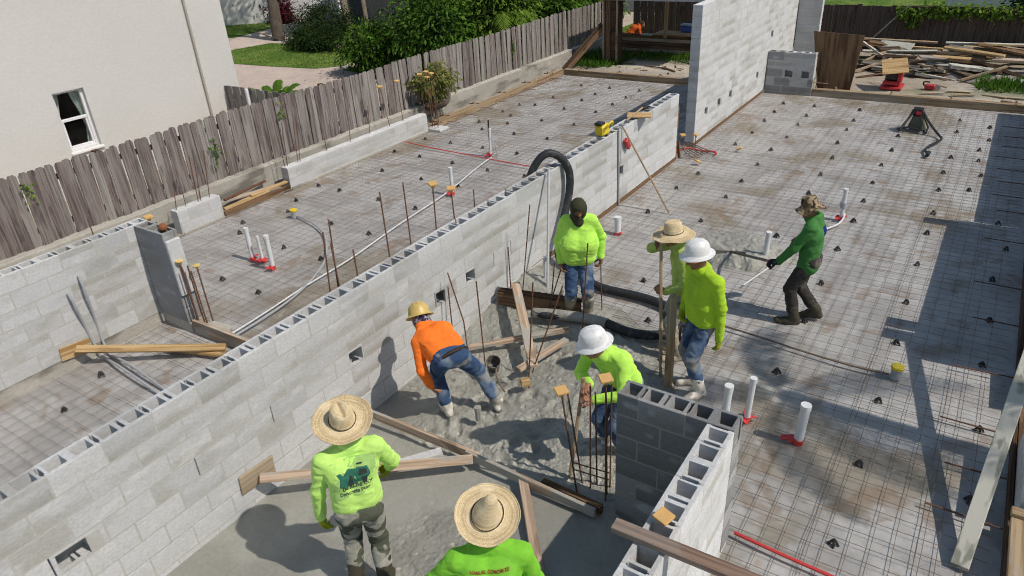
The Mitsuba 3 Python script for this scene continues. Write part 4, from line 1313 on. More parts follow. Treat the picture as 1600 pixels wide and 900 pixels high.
rt_, fw_, up_ = PEOPLE[t8]['axes']
c = w['chest'] + up_ * 0.02
ax = (rt_, up_)
lm = lettering('MANUEL CONCRETE', 0.0175)
m_ = (lm[0] + np.c_[0 * lm[0][:, 0], 0.035 + 0.5 * lm[0][:, 0] ** 2, 0 * lm[0][:, 0]], lm[1])
put('print_lettering', on_back(m_, t8, c, ax, -fw_, 0.004), 'print_red_mat', t8, label='dark red arched lettering across the back')
tr = [Polygon([(-0.10, -0.06), (-0.01, -0.02), (0.0, 0.02), (-0.04, 0.015), (-0.105, -0.025)]), Polygon([(0.0, -0.05), (0.10, -0.045), (0.09, 0.015), (0.02, 0.02)])]
put('print_truck', on_back(cat_m([dense_flat(p_) for p_ in tr]), t8, c - up_ * 0.015, ax, -fw_, 0.003), 'print_dark_mat', t8, label='dark truck drawing on the back')
det = [Polygon([(-0.095, -0.045), (-0.03, -0.018), (-0.03, 0.0), (-0.09, -0.025)]), sbox(0.03, -0.03, 0.06, -0.022), sbox(0.03, -0.012, 0.06, -0.004), sbox(0.0, -0.09, 0.03, -0.075)]
put('print_detail', on_back(cat_m([dense_flat(p_) for p_ in det]), t8, c - up_ * 0.015, ax, -fw_, 0.005), 'print_grey_mat', t8)
# ================================================================ things about the site
_where = {}


def bar_thing(name, label, cat, p0, p1, r_, mat_, group=None, n=6, cap=None, bend=None):
    t = thing(name, label, cat, group)
    _where[t] = tuple(float(c) for c in p1)
    pts = [p0, *(bend or []), p1]
    put('rod', tube(pts, r_, n), mat_, t, smooth=40)
    if cap:
        top = np.asarray(p1, float)
        if cap == 'board':
            a = (top[0] * 7.3 + top[1] * 3.1) % 1.5
            put('cap', (cbox((0.105, 0.10, 0.022), 0.003)[0] @ (Rz(a) @ Rx(0.12)).T + top + (0, 0, 0.008), CB_F), 'cap_wood_mat', t)
            put('cap_socket', xf(lathe([(0.001, -0.05), (0.02, -0.05), (0.026, 0.0)], 10), t=top), 'cap_wood_mat', t, smooth=30)
        else:
            put('cap', xf(lathe([(0.012, -0.045), (0.018, -0.04), (0.02, -0.008), (0.045, -0.004), (0.047, 0.006), (0.02, 0.014), (0.001, 0.014)], 14), t=top), 'cap_yellow_mat', t, smooth=30)
    return t


# mesh chairs in rows under the wire
def chair_mesh():
    P = []
    for k in range(4):
        a = k * math.pi / 2 + 0.4
        P.append(tube([(0.047 * math.cos(a), 0.047 * math.sin(a), -0.002), (0.030 * math.cos(a), 0.030 * math.sin(a), 0.035), (0.012 * math.cos(a), 0.012 * math.sin(a), 0.066)], [0.014, 0.013, 0.012], 5))
    P.append(lathe([(0.001, 0.056), (0.022, 0.058), (0.024, 0.066), (0.016, 0.078), (0.001, 0.08)], 8))
    P.append(lathe([(0.036, 0.012), (0.043, 0.018), (0.036, 0.024), (0.031, 0.018), (0.036, 0.012)], 8))
    return cat_m(P)


CH = mikit.ply(chair_mesh(), 'black_plastic_mat', smooth=35)
r = np.random.default_rng(77)
RIGHT = [(0.77, 15.32), (0.8, 14.31), (0.74, 13.38), (1.5, 12.33), (0.68, 11.39), (1.51, 11.34), (0.6, 10.53), (0.76, 16.95), (0.77, 16.12), (1.51, 16.06), (1.51, 15.28), (1.54, 14.26), (1.48, 13.32), (1.47, 16.96), (2.47, 16.96), (2.51, 16.04), (2.52, 15.26), (2.54, 14.27), (2.65, 13.29), (2.66, 12.26), (3.54, 12.2), (3.52, 13.22), (3.55, 14.2), (3.52, 15.2), (4.49, 16.87), (4.51, 15.93), (4.98, 14.83), (5.01, 14.16), (4.56, 14.18), (4.53, 13.22), (5.1, 13.32), (4.55, 12.28), (4.98, 12.48), (5.06, 16.5), (5.1, 15.58), (1.51, 10.48), (0.59, 9.3), (1.49, 9.33), (1.52, 7.04), (2.7, 8.1), (2.0, 6.1), (2.7, 11.23), (3.56, 11.25), (4.59, 11.18), (4.6, 10.33), (4.61, 9.19), (3.58, 10.34), (3.58, 9.2), (2.7, 9.27), (3.61, 8.04), (4.63, 8.01), (4.67, 6.97), (5.46, 11.15), (5.6, 10.24), (5.49, 9.14), (5.52, 8.0), (5.51, 6.94), (3.66, 5.77), (3.66, 6.97), (4.68, 5.75), (4.69, 4.69), (4.69, 3.63), (5.56, 5.73), (5.56, 4.68)]
LEFT = [(-4.77, 16.91), (-3.89, 16.91), (-3.0, 16.9), (-4.81, 15.42), (-3.96, 15.44), (-3.93, 16.13), (-3.02, 16.11), (-3.04, 15.36), (-4.86, 14.57), (-3.97, 14.52), (-3.1, 14.55), (-5.27, 14.46), (-3.95, 13.4), (-3.06, 13.38), (-3.07, 12.17), (-3.96, 12.2), (-3.12, 11.01), (-2.22, 9.89), (-5.3, 13.73), (-4.57, 12.85), (-5.31, 12.72), (-4.87, 12.22), (-4.03, 11.05), (-4.9, 11.04), (-5.62, 11.04), (-5.67, 10.04), (-4.92, 9.99), (-5.05, 8.96), (-3.98, 8.91), (-4.01, 9.95), (-3.09, 9.89), (-5.61, 7.75), (-5.03, 7.74), (-3.09, 8.91), (-4.89, 13.47), (-3.97, 6.5), (-3.08, 6.48), (-3.96, 5.45), (-3.09, 5.43), (-3.1, 7.68), (-4.01, 7.71), (-5.4, 6.99), (-5.11, 6.54), (-3.09, 4.23), (-3.92, 4.25), (-5.44, 5.82), (-5.12, 5.5), (-3.12, 1.94), (-2.83, 1.35)]
ORD = 'first second third fourth fifth sixth seventh eighth ninth tenth eleventh twelfth thirteenth fourteenth fifteenth sixteenth seventeenth eighteenth nineteenth twentieth'.split()
ORD += ['twenty-' + o for o in ORD[:9]]
for pts, edges, bed, grp in ((RIGHT, (1.1, 2.05, 3.1, 4.1, 4.8), 'right bed', 'mesh chairs on the right bed'), (LEFT, (-4.7, -4.3, -3.5), 'left bed', 'mesh chairs on the left beds')):
    rows = {}
    for x, y in pts:
        c = sum(x > e for e in edges)
        rows.setdefault(c if x > 0 else len(edges) - c, []).append((x, y))
    for c, row in rows.items():
        for i, (x, y) in enumerate(sorted(row, key=lambda p_: -p_[1])):
            k = reuse('mesh_chair', CH, 'black_plastic_mat', T().translate([x, y, 0.0]).rotate([0, 0, 1], float(r.uniform(0, 360))).scale(float(r.uniform(0.74, 0.88))))
            tag(k, f'black mesh chair, {ORD[i]} from the far end, {ORD[c]} row from the long wall, {bed}', 'mesh chair', grp)


# white pipes coming up through the bed, with red tape at the foot
def pipe(label, x, y, h, rad=0.034, top=None, lean=(0, 0), m='pvc_mat', tape=1, seed=0, cap=True):
    t = thing('pvc_pipe', label, 'pipe')
    p0 = np.array([x, y, -0.02]); p1 = np.array([x + lean[0], y + lean[1], h])
    put('pipe', tube([p0, p1], rad, 14), m, t, smooth=40)
    if cap:
        d = (p1 - p0) / np.linalg.norm(p1 - p0)
        put('cap', tube([p1 - d * 0.045, p1 + d * 0.004], rad + 0.005, 14), m, t, smooth=40)
    if tape:
        rr = np.random.default_rng(seed + 100)
        pl = []
        for i in range(3 + seed % 3):
            a = rr.uniform(0, 6.28)
            L_, w_ = rr.uniform(0.07, 0.15), rr.uniform(0.03, 0.045)
            c, s = math.cos(a), math.sin(a)
            q = np.array([(0, -w_), (L_, -w_ * 0.6), (L_ * 1.1, w_ * 0.5), (0, w_)]) @ np.array([[c, s], [-s, c]]) + (x, y)
            z = 0.055 + 0.004 * i
            v = np.c_[q, [z + 0.02, z + rr.uniform(-.02, .02), z - 0.01, z + 0.02]]
            pl.append((np.vstack([v, v - (0, 0, 0.003)]), np.array([(0, 1, 2), (0, 2, 3), (4, 6, 5), (4, 7, 6), (0, 4, 5), (0, 5, 1), (1, 5, 6), (1, 6, 2), (2, 6, 7), (2, 7, 3), (3, 7, 4), (3, 4, 0)])))
        pl.append(tube([p0 + (0, 0, 0.03), p0 + (p1 - p0) * 0.1 + (0, 0, 0.04)], rad + 0.006, 12))
        put('tape', cat_m(pl), 'red_tape_mat', t)
    return t


pipe('tallest white pipe at the back of the cluster of three on the left bed', -4.03, 4.90, 0.55, 0.033, seed=1, lean=(-0.02, 0.02))
pipe('thin white pipe in the middle of the cluster of three on the left bed', -3.83, 4.93, 0.45, 0.022, seed=2)
pipe('white pipe at the right of the cluster of three on the left bed', -3.49, 4.84, 0.57, 0.036, seed=3)
pipe('white pipe with red tape in the middle of the left bed', -2.91, 8.52, 0.53, 0.034, seed=4)
pipe('thin white vent pipe wrapped in dark conduit on the left bed', -3.52, 10.62, 0.61, 0.024, seed=5, lean=(0.0, 0.03))
pipe('short wide white pipe with red tape near the foot of the long wall', 0.53, 8.28, 0.30, 0.052, seed=6)
pipe('white pipe with grey coupling and red tape beyond the green shirted man', 3.40, 10.31, 0.53, 0.032, seed=7)
pipe('white pipe beside the concrete heap in front of the green shirted man', 2.78, 8.33, 0.48, 0.037, seed=8, lean=(0.02, 0.0))
pipe('grey white pipe with red tape standing alone right of the corner wall', 4.14, 4.71, 0.47, 0.045, seed=9, lean=(0.02, 0))
pipe('capped pale pipe just behind the corner wall, nearer the stooping man', 3.46, 4.58, 0.53, 0.040, seed=10, lean=(0.02, 0))
pipe('pale pipe with red tape behind the outer end of the corner wall', 3.63, 4.78, 0.55, 0.030, seed=11, lean=(0.02, 0))
pipe('short white pipe by the long wall beside the bellied man', 0.33, 6.42, 0.38, 0.028, seed=12, tape=0)
pipe('mud covered pipe stub in the wet concrete behind the orange shirted man', 1.25, 3.52, 0.14, 0.032, m='wet_concrete_mat', tape=0)
put('coupling', tube([(3.40, 10.31, 0.22), (3.40, 10.31, 0.31)], 0.048, 12), 'pvc_grey_mat', 'pvc_pipe_006', smooth=40)
put('conduit', tube(spline([(-3.56, 10.70, 0.0), (-3.55, 10.66, 0.3), (-3.53, 10.64, 0.78)], 8), 0.016, 8), 'black_plastic_mat', 'pvc_pipe_004', smooth=40)
put('conduit', tube(spline([(-3.38, 10.66, 0.0), (-3.42, 10.66, 0.28), (-3.50, 10.64, 0.42)], 8), 0.010, 8), 'pvc_grey_mat', 'pvc_pipe_004', smooth=40)
for lab, x, y in (('yellow lidded grey floor box on the right bed', 4.76, 6.25), ('yellow lidded grey floor box at the end of a conduit on the left bed', -4.78, 6.41)):
    t = thing('floor_box', lab, 'floor box')
    put('body', xf(lathe([(0.001, 0.0), (0.055, 0.0), (0.058, 0.03), (0.052, 0.05), (0.056, 0.125), (0.001, 0.125)], 18), t=(x, y, 0.01)), 'pvc_grey_mat', t, smooth=40)
    put('lid', xf(lathe([(0.001, 0.0), (0.064, 0.0), (0.066, 0.03), (0.060, 0.036), (0.001, 0.034)], 18), t=(x, y, 0.136)), 'yellow_plastic_mat', t, smooth=40)


def line(name, label, cat, pts, rad, m, n=60, sides=7, group=None):
    k = put(name, tube(spline(pts, n) if len(pts) > 2 else pts, rad, sides), m, smooth=40)
    return tag(k, label, cat, group)


line('conduit', 'grey conduit curving from the yellow lidded box across the left bed', 'conduit', [(-4.72, 6.42, 0.05), (-4.27, 6.32, 0.06), (-3.76, 6.11, 0.06), (-3.25, 5.71, 0.06), (-2.96, 5.4, 0.06), (-2.65, 4.87, 0.06), (-2.43, 4.19, 0.06), (-2.36, 3.59, 0.06), (-2.34, 3.2, 0.06)], 0.016, 'pvc_grey_mat')
line('conduit', 'long pale conduit running the length of the left bed to the vent pipe', 'conduit', [(-3.4, 10.49, 0.06), (-3.18, 9.33, 0.06), (-2.96, 8.25, 0.06), (-2.85, 7.23, 0.06), (-2.72, 6.3, 0.06), (-2.61, 5.54, 0.06), (-2.56, 4.65, 0.06), (-2.49, 4.02, 0.06), (-2.45, 3.58, 0.06), (-2.42, 3.14, 0.06)], 0.011, 'pvc_mat')
line('conduit', 'taller grey conduit on the left wall bending out over the bed', 'conduit', [(-3.575, 2.28, 1.08), (-3.575, 2.28, 0.55), (-3.57, 2.27, 0.16), (-3.50, 2.25, 0.065), (-3.24, 2.22, 0.055), (-2.25, 2.14, 0.055), (-1.2, 2.1, 0.055)], 0.015, 'pvc_grey_mat')
line('conduit', 'shorter grey conduit on the left wall bending out over the bed', 'conduit', [(-3.575, 2.10, 0.93), (-3.575, 2.14, 0.5), (-3.57, 2.17, 0.16), (-3.50, 2.17, 0.065), (-3.24, 2.14, 0.055), (-2.28, 2.06, 0.055), (-1.2, 2.0, 0.055)], 0.015, 'pvc_grey_mat')
line('conduit', 'white tube lying on the mesh beside the concrete heap', 'conduit', [(2.93, 8.2, 0.06), (2.85, 7.85, 0.06), (2.76, 7.45, 0.06)], 0.009, 'pvc_mat', 20)
line('conduit', 'white tube curving away from the coupled pipe', 'conduit', [(3.44, 10.33, 0.12), (3.43, 10.13, 0.06), (3.36, 9.88, 0.06), (3.25, 9.18, 0.06)], 0.014, 'pvc_mat', 20)
line('conduit', 'grey upright conduit on the far part of the long wall', 'conduit', [(0.022, 9.32, 1.37), (0.022, 9.37, 0.02)], 0.016, 'pvc_grey_mat')
line('red_line', 'red marking tape across the left bed', 'tape', [(-5.83, 10.57, 0.07), (-5.47, 10.52, 0.065), (-4.52, 10.45, 0.06), (-3.46, 10.37, 0.065), (-2.2, 10.34, 0.06)], 0.011, 'red_tape_mat', 30, 4)
line('red_line', 'red pipe on the mesh at the foot of the corner wall', 'pipe', [(3.99, 3.30, 0.06), (4.17, 3.28, 0.065), (4.47, 3.26, 0.065), (5.1, 3.24, 0.06)], 0.015, 'red_tape_mat', 30, 6)
line('red_line', 'red cord looped by the rebar at the gap between the walls', 'cord', [(-0.06, 12.15, 0.10), (0.10, 12.40, 0.14), (0.25, 12.62, 0.05), (0.55, 12.65, 0.05), (0.62, 12.5, 0.05)], 0.022, 'red_tape_mat', 30, 4)

# upright rebar
G1 = 'rebar standing behind the long wall'
for b, t_ in (((-0.35, 4.19, 0), (-0.35, 4.17, 2.0)), ((-0.35, 4.55, 0), (-0.35, 4.55, 1.98)), ((-0.35, 5.82, 0), (-0.35, 5.83, 1.45)), ((-0.38, 3.33, 0), (-0.35, 3.41, 1.97)), ((-0.33, 3.39, 0), (-0.35, 3.38, 1.72)), ((-0.35, 3.15, 0), (-0.35, 3.31, 1.87)), ((-0.35, 3.66, 0), (-0.35, 3.66, 1.53))):
    bar_thing('rebar', 'bare rusty rebar rising behind the open cored long wall', 'rebar', b, t_, 0.0085, 'rust_mat', G1)
bar_thing('rebar', 'rebar with a square wooden cap behind the long wall, taller of two', 'rebar', (-0.35, 4.98, 0), (-0.35, 5.05, 1.79), 0.009, 'rust_mat', cap='board')
bar_thing('rebar', 'rebar with a square wooden cap behind the long wall, shorter of two', 'rebar', (-0.35, 5.43, 0), (-0.35, 5.38, 1.62), 0.009, 'rust_mat', cap='board')
for k_, (x, y) in enumerate([(-0.10, 5.78), (-0.11, 6.2), (-0.09, 6.95), (-0.12, 7.8), (-0.1, 5.1)]):
    bar_thing('rebar', 'short rebar end poking from an open core of the long wall', 'rebar', (x, y, 1.0), (x, y + 0.01, 1.37), 0.007, 'rust_mat', 'rebar ends in the cores of the long wall')
G2 = 'bare rebar standing in the concrete before the long wall'
for b, t_ in (((0.10, 4.60, -0.2), (0.05, 4.66, 0.70)), ((0.69, 4.43, -0.1), (0.67, 4.42, 1.04)), ((0.06, 5.95, -0.2), (0.04, 5.97, 0.66)), ((0.23, 5.95, -0.1), (0.36, 6.05, 1.29)), ((1.39, 4.27, -0.05), (1.47, 4.33, 1.27)), ((1.44, 5.42, 0), (1.5, 5.46, 1.24)), ((1.31, 4.48, 0), (1.61, 4.69, 1.09)), ((0.79, 5.68, 0), (0.95, 5.78, 0.62)), ((0.72, 5.9, 0), (0.76, 5.95, 0.6))):
    bar_thing('rebar', 'bare rusty rebar standing up from the fresh concrete pour', 'rebar', b, t_, 0.0085, 'rust_mat', G2)
bar_thing('rebar', 'bent rusty rebar rising from the concrete behind the orange shirted man', 'rebar', (0.36, 4.54, -0.15), (0.12, 4.60, 0.93), 0.0085, 'rust_mat', bend=[(0.33, 4.55, 0.35)])
w = PEOPLE[t1]
bar_thing('rod', 'thin rod held upright by the man in the balaclava', 'rod', (w['wrL'] + (0.03, -0.02, -0.80))[:3], w['wrL'] + np.array([0.0, -0.02, 0.10]), 0.008, 'rust_mat')
G3 = 'bare rebar at the free end of the corner wall'
for b, t_ in (((2.63, 3.22, 0), (2.53, 3.15, 1.05)), ((2.72, 3.20, 0), (2.72, 3.20, 1.14)), ((2.75, 3.27, 0), (2.735, 3.26, 1.05)), ((2.88, 3.27, 0), (2.88, 3.27, 1.18)), ((2.91, 3.12, 0), (2.905, 3.12, 1.0))):
    bar_thing('rebar', 'bare rusty rebar rising at the free end of the corner wall', 'rebar', b, t_, 0.0085, 'rust_mat', G3)
bar_thing('rebar', 'leaning rebar with a square wooden cap left of the corner wall', 'rebar', (2.63, 3.11, 0), (2.53, 3.05, 1.12), 0.009, 'rust_mat', cap='board')
bar_thing('rebar', 'upright rebar with a square wooden cap before the stooping man', 'rebar', (2.89, 3.19, 0), (2.87, 3.18, 1.28), 0.009, 'rust_mat', cap='board')
for z in (0.22, 0.30):
    k = put('rebar_tie', tube([(2.58, 3.14, z), (2.92, 3.16, z + 0.02)], 0.006, 5), 'rust_mat', smooth=40)
    tag(k, ('upper' if z > 0.25 else 'lower') + ' thin tie wire round the rebar at the corner wall', 'tie wire', 'ties round the corner rebar')
bar_thing('rebar', 'rebar under a wooden cap inside an open core of the corner wall', 'rebar', (3.86, 1.98, 0.6), (3.86, 1.98, 1.36), 0.009, 'rust_mat', cap='board')
G4 = 'rebar cluster at the end of the left return wall'
for i, (b, t_) in enumerate((((-2.92, 3.17, 0.02), (-2.93, 3.17, 1.02)), ((-2.86, 3.22, 0.02), (-2.87, 3.22, 0.95)), ((-2.84, 3.14, 0.02), (-2.86, 3.14, 0.97)), ((-2.80, 3.30, 0.02), (-2.81, 3.30, 0.93)), ((-2.77, 3.20, 0.02), (-2.79, 3.20, 0.90)))):
    bar_thing('rebar', 'yellow capped rusty rebar clustered at the end of the left return wall' if i in (0, 3) else 'bare rusty rebar clustered at the end of the left return wall', 'rebar', b, t_, 0.0095, 'rust_mat', G4 if i not in (0, 3) else 'capped rebar at the left return wall', cap='mushroom' if i in (0, 3) else None)
k = put('clay_ball', xf(trimesh.creation.icosphere(3, 0.055) and (np.array(trimesh.creation.icosphere(3, 0.052).vertices), np.array(trimesh.creation.icosphere(3, 0.052).faces)), t=(-3.12, 3.20, 1.425)), mat('clay_mat', (0.24, 0.09, 0.04), 0.8), smooth=True)
tag(k, 'round rust brown ball on top of the left return wall', 'ball')
G5 = 'rebar in the low walls below the fence'
for b, t_ in (((-6.07, 5.49, 0.38), (-6.07, 5.55, 1.22)), ((-6.07, 5.54, 0.38), (-6.07, 5.63, 1.2)), ((-6.07, 5.71, 0.38), (-6.07, 5.84, 1.23)), ((-6.07, 5.06, 0.38), (-6.07, 5.12, 0.73)), ((-6.07, 5.25, 0.38), (-6.07, 5.26, 0.68)), ((-6.07, 7.42, 0.38), (-6.07, 7.40, 1.02)), ((-6.07, 7.48, 0.38), (-6.07, 7.55, 1.26)), ((-6.07, 7.74, 0.38), (-6.07, 7.82, 1.21)), ((-6.07, 7.79, 0.38), (-6.07, 7.9, 1.19)), ((-6.07, 8.51, 0.4), (-6.07, 8.51, 0.71)), ((-6.07, 9.18, 0.4), (-6.07, 9.22, 0.78)), ((-6.07, 9.77, 0.4), (-6.07, 9.84, 1.03))):
    bar_thing('rebar', 'thin rusty rebar standing in a low wall below the fence', 'rebar', b, t_, 0.007, 'rust_mat', G5)
for b, t_, l_ in (((-6.07, 10.42, 0.4), (-6.07, 10.27, 1.33), 'nearer of two yellow capped rebars in the long low wall'), ((-6.07, 10.87, 0.4), (-6.07, 10.82, 1.33), 'farther of two yellow capped rebars in the long low wall'), ((-3.95, 3.45, 0.0), (-3.97, 3.50, 1.28), 'yellow capped rebar behind the left block wall before the fence')):
    bar_thing('rebar', l_, 'rebar', b, t_, 0.0075, 'rust_mat', cap='board')
bar_thing('rebar', 'bare rebar beside the capped one behind the left block wall', 'rebar', (-3.93, 3.52, 0), (-3.93, 3.56, 1.2), 0.0075, 'rust_mat')
bar_thing('rebar', 'single thin rebar behind the left block wall', 'rebar', (-3.95, 2.75, 0.2), (-3.95, 2.76, 1.55), 0.0075, 'rust_mat')
for i, (x, y, h, c) in enumerate(((-6.10, 11.68, 1.30, 1), (-5.98, 11.76, 1.35, 1), (-5.80, 11.74, 1.33, 1), (-6.05, 11.86, 1.2, 1), (-5.9, 11.9, 1.1, 0), (-5.84, 11.68, 1.0, 0))):
    bar_thing('rebar', 'yellow capped rebar of the column cage before the croton bush' if c else 'bare rebar of the column cage before the croton bush', 'rebar', (x, y, 0.02), (x - 0.02, y - 0.02, h), 0.008, 'rust_mat', 'capped rebar of the column cage' if c else 'bare rebar of the column cage', cap='board' if c else None)
for z in (0.16, 0.36, 0.6):
    k = put('rebar_tie', tube([(-6.12, 11.66, z), (-5.80, 11.68, z), (-5.80, 11.92, z), (-6.12, 11.92, z), (-6.12, 11.66, z)], 0.006, 5), 'rust_mat')
    tag(k, {0.16: 'lowest', 0.36: 'middle', 0.6: 'topmost'}[z] + ' square rebar hoop of the column cage below the fence', 'rebar hoop', 'hoops of the column cage')
k = put('column_pad', cbox((0.42, 0.34, 0.07), 0.02, (-5.86, 11.80, 0.03)), 'block_mat_white')
tag(k, 'rough concrete pad under the rebar cage at the end of the low wall', 'concrete pad')
# dowels from the right edge
for i, y in enumerate((4.4, 5.05, 5.7, 6.75, 7.9, 8.9, 10.4, 11.6, 12.3, 13.0, 13.7, 14.4, 15.1, 15.8, 16.5)):
    q = r.uniform(0.40, 0.58)
    bar_thing('dowel', 'rusty dowel reaching from the right edge over the mesh', 'rebar', (5.80, y, 0.065), (5.80 - q, y - 0.02 + r.normal(0, 0.015), 0.07), 0.008, 'rust_mat', 'dowels along the right edge', n=5)
for i, y in enumerate(np.arange(12.3, 17.9, 0.7)):
    bar_thing('dowel', 'short dowel reaching in from the left form board', 'rebar', (-5.96, y, 0.07), (-5.6, y + 0.02, 0.075), 0.007, 'rust_mat', 'dowels along the left form board', n=5)
# the bundle in the gap between the two walls
for i in range(7):
    a = 0.07 * i
    bar_thing('dowel', 'dark dowel leaning out of the gap between the two walls', 'rebar', (-0.02, 12.72 - a * 1.3, 0.16 + 0.01 * i), (0.50 - 0.03 * i, 12.60 - a * 1.2, 0.06), 0.011, 'wire_mat', 'dowels in the wall gap', n=5)
for x, y, h in ((-0.12, 12.62, 0.32), (0.12, 12.72, 0.33)):
    bar_thing('rebar', 'short rebar with a wooden cap in the gap between the two walls', 'rebar', (x, y, 0.0), (x, y, h), 0.009, 'rust_mat', 'capped rebar in the wall gap', cap='board')
t = thing('form_board', 'rusty brown upright form in the gap at the end of the long wall', 'formwork')
put_board('panel', (-0.10, 12.06, 0.0), (-0.10, 12.06, 1.05), 0.16, 0.04, 'brown_wood_mat', t, up=(0, 1, 0))
put_board('kicker', (-0.02, 12.10, 0.36), (0.02, 12.12, 0.02), 0.05, 0.04, 'rust_mat', t)
for x, y, l_ in ((0.48, 11.9, 'small yellow wooden cap lying on the mesh near the wall gap'), (0.95, 12.97, 'small yellow wooden cap lying farther out on the mesh')):
    k = put('plywood_square', (cbox((0.11, 0.11, 0.03), 0.004)[0] @ (Rz(x * 5) @ Rx(0.4)).T + (x, y, 0.08), CB_F), 'cap_wood_mat')
    tag(k, l_, 'wood block')

# ---------------------------------------------------------------- concrete hose
HP = [(-1.4, 6.9, 0.07), (-0.75, 6.92, 0.16), (-0.42, 7.02, 0.72), (-0.30, 7.14, 1.25), (-0.12, 7.33, 1.52), (0.05, 7.50, 1.36), (0.11, 7.52, 0.95), (0.13, 7.20, 0.40), (0.25, 6.95, 0.10), (0.62, 6.75, 0.08), (1.05, 6.52, 0.08), (1.57, 6.50, 0.08), (2.04, 6.45, 0.08), (2.38, 6.24, 0.08), (2.45, 5.95, 0.09), (2.28, 5.72, 0.10), (1.95, 5.61, 0.11), (1.58, 5.66, 0.12), (1.17, 5.57, 0.13), (0.74, 5.44, 0.12)]
t = thing('concrete_hose', 'thick black pump hose hanging over the long wall and looping on the mesh', 'hose')
hp = spline(HP, 150)
put('hose', tube(hp, 0.057, 14), 'hose_mat', t, smooth=True)
put('nozzle', tube(spline([(1.66, 5.645, 0.12), (1.45, 5.64, 0.12), (1.17, 5.57, 0.13), (0.95, 5.505, 0.13), (0.72, 5.43, 0.12)], 16), 0.066, 14), 'wet_concrete_mat', t, smooth=True)
line('cable', 'black cable coiled at the feet of the man in the balaclava', 'cable', [(0.75, 6.25, 0.08), (0.95, 5.98, 0.12), (1.0, 5.78, 0.10), (0.85, 5.72, 0.12), (0.68, 5.85, 0.10), (0.5, 5.95, 0.10)], 0.016, 'black_plastic_mat', 40)
line('cable', 'thin dark line across the right bed to the yellow lidded box', 'cable', [(2.75, 6.35, 0.06), (3.3, 6.31, 0.058), (4.0, 6.22, 0.06), (4.70, 6.22, 0.06)], 0.012, 'wire_mat', 40)  # dark line over the bed, modelled as a thin tube
line('pole', 'grey pole leaning against the long wall beside the hose', 'pole', [(0.52, 6.15, 0.02), (0.05, 7.05, 1.40)], 0.02, 'pvc_grey_mat')
line('pole', 'long wooden pole leaning against the far part of the long wall', 'pole', [(0.93, 9.39, 0.02), (0.0, 9.49, 1.36)], 0.015, 'tan_wood_mat')

# ---------------------------------------------------------------- timber in the pour
def plank(label, p0, p1, w_, t_, m, up=(0, 0, 1), roll=0.0, cat='board', name='timber_board', warp=0.0):
    k = put_board(name, p0, p1, w_, t_, m, up=up, roll=roll, warp=warp)
    return tag(k, label, cat)


plank('muddy screed board set on edge across the pour, wall side half', (0.10, 3.04, -0.03), (1.62, 3.01, 0.03), 0.038, 0.10, 'muddy_wood_mat')
plank('muddy screed board set on edge across the pour, half by the corner wall', (1.50, 2.975, 0.05), (2.93, 2.89, 0.09), 0.038, 0.09, 'muddy_wood_mat')
plank('short board beside the end of the screed form by the corner wall', (2.35, 2.99, 0.07), (2.96, 2.95, 0.09), 0.06, 0.09, 'brown_wood_mat')
t = thing('wall_brace', 'wooden brace running from a plate on the long wall to the screed board', 'brace')
put_board('strut', (0.06, 1.70, 0.10), (1.62, 2.92, 0.08), 0.09, 0.045, 'muddy_wood_mat', t, up=(0.5, -0.6, 0.62))
put_board('plate', (0.012, 1.52, 0.12), (0.012, 1.90, 0.10), 0.02, 0.20, 'tan_wood_mat', t, up=(0, 0.05, 1))
plank('white crusted board lying beside the long brace', (0.72, 2.32, -0.05), (1.22, 2.94, -0.02), 0.10, 0.04, 'block_mat_white')
plank('grey crusted board lying right of the peaked straw hat', (2.12, 3.00, 0.06), (2.86, 2.10, 0.05), 0.085, 0.04, 'muddy_wood_mat')
plank('stout timber laid across the top of the corner wall', (3.62, 1.79, 1.343), (4.75, 1.79, 1.375), 0.085, 0.05, 'damp_wood_mat', roll=0.1)
plank('long pinkish board slanting down from the form by the long wall', (0.34, 5.66, 0.34), (1.33, 4.48, 0.09), 0.11, 0.04, 'muddy_wood_mat', up=(0.4, -0.4, 0.8))
plank('board lying from the long wall towards the hose nozzle', (0.36, 4.58, -0.02), (1.33, 5.30, 0.13), 0.085, 0.04, 'muddy_wood_mat')
plank('short board propped between the two crossed boards', (1.19, 4.38, 0.06), (1.41, 5.10, 0.12), 0.085, 0.04, 'muddy_wood_mat')
t = thing('form_board', 'reddish brown bulkhead form on edge beside the hose nozzle', 'formwork')
put_board('panel', (0.10, 5.58, 0.06), (1.22, 5.80, 0.08), 0.04, 0.26, 'brown_wood_mat', t)
put_board('top_rail', (0.10, 5.62, 0.205), (1.22, 5.84, 0.225), 0.09, 0.03, 'dark_wood_mat', t)
plank('offcut of yellow timber in the concrete by the slanting board', (1.36, 4.17, 0.07), (1.43, 4.24, 0.07), 0.07, 0.08, 'new_wood_mat')
t = thing('bucket', 'muddy bucket beside the bending man in orange', 'bucket')
put('body', xf(lathe([(0.001, 0.0), (0.07, 0.0), (0.085, 0.16), (0.078, 0.16), (0.064, 0.02), (0.001, 0.02)], 18), R=Rx(0.35) @ Ry(0.3), t=(0.86, 4.36, -0.02)), 'hose_muddy_mat', t, smooth=40)
line('hook', 'thin wire lying on the concrete beside the bucket', 'wire', [(0.95, 4.3, 0.06), (1.15, 4.05, 0.09), (1.30, 3.95, 0.07)], 0.010, 'wire_mat', 16)
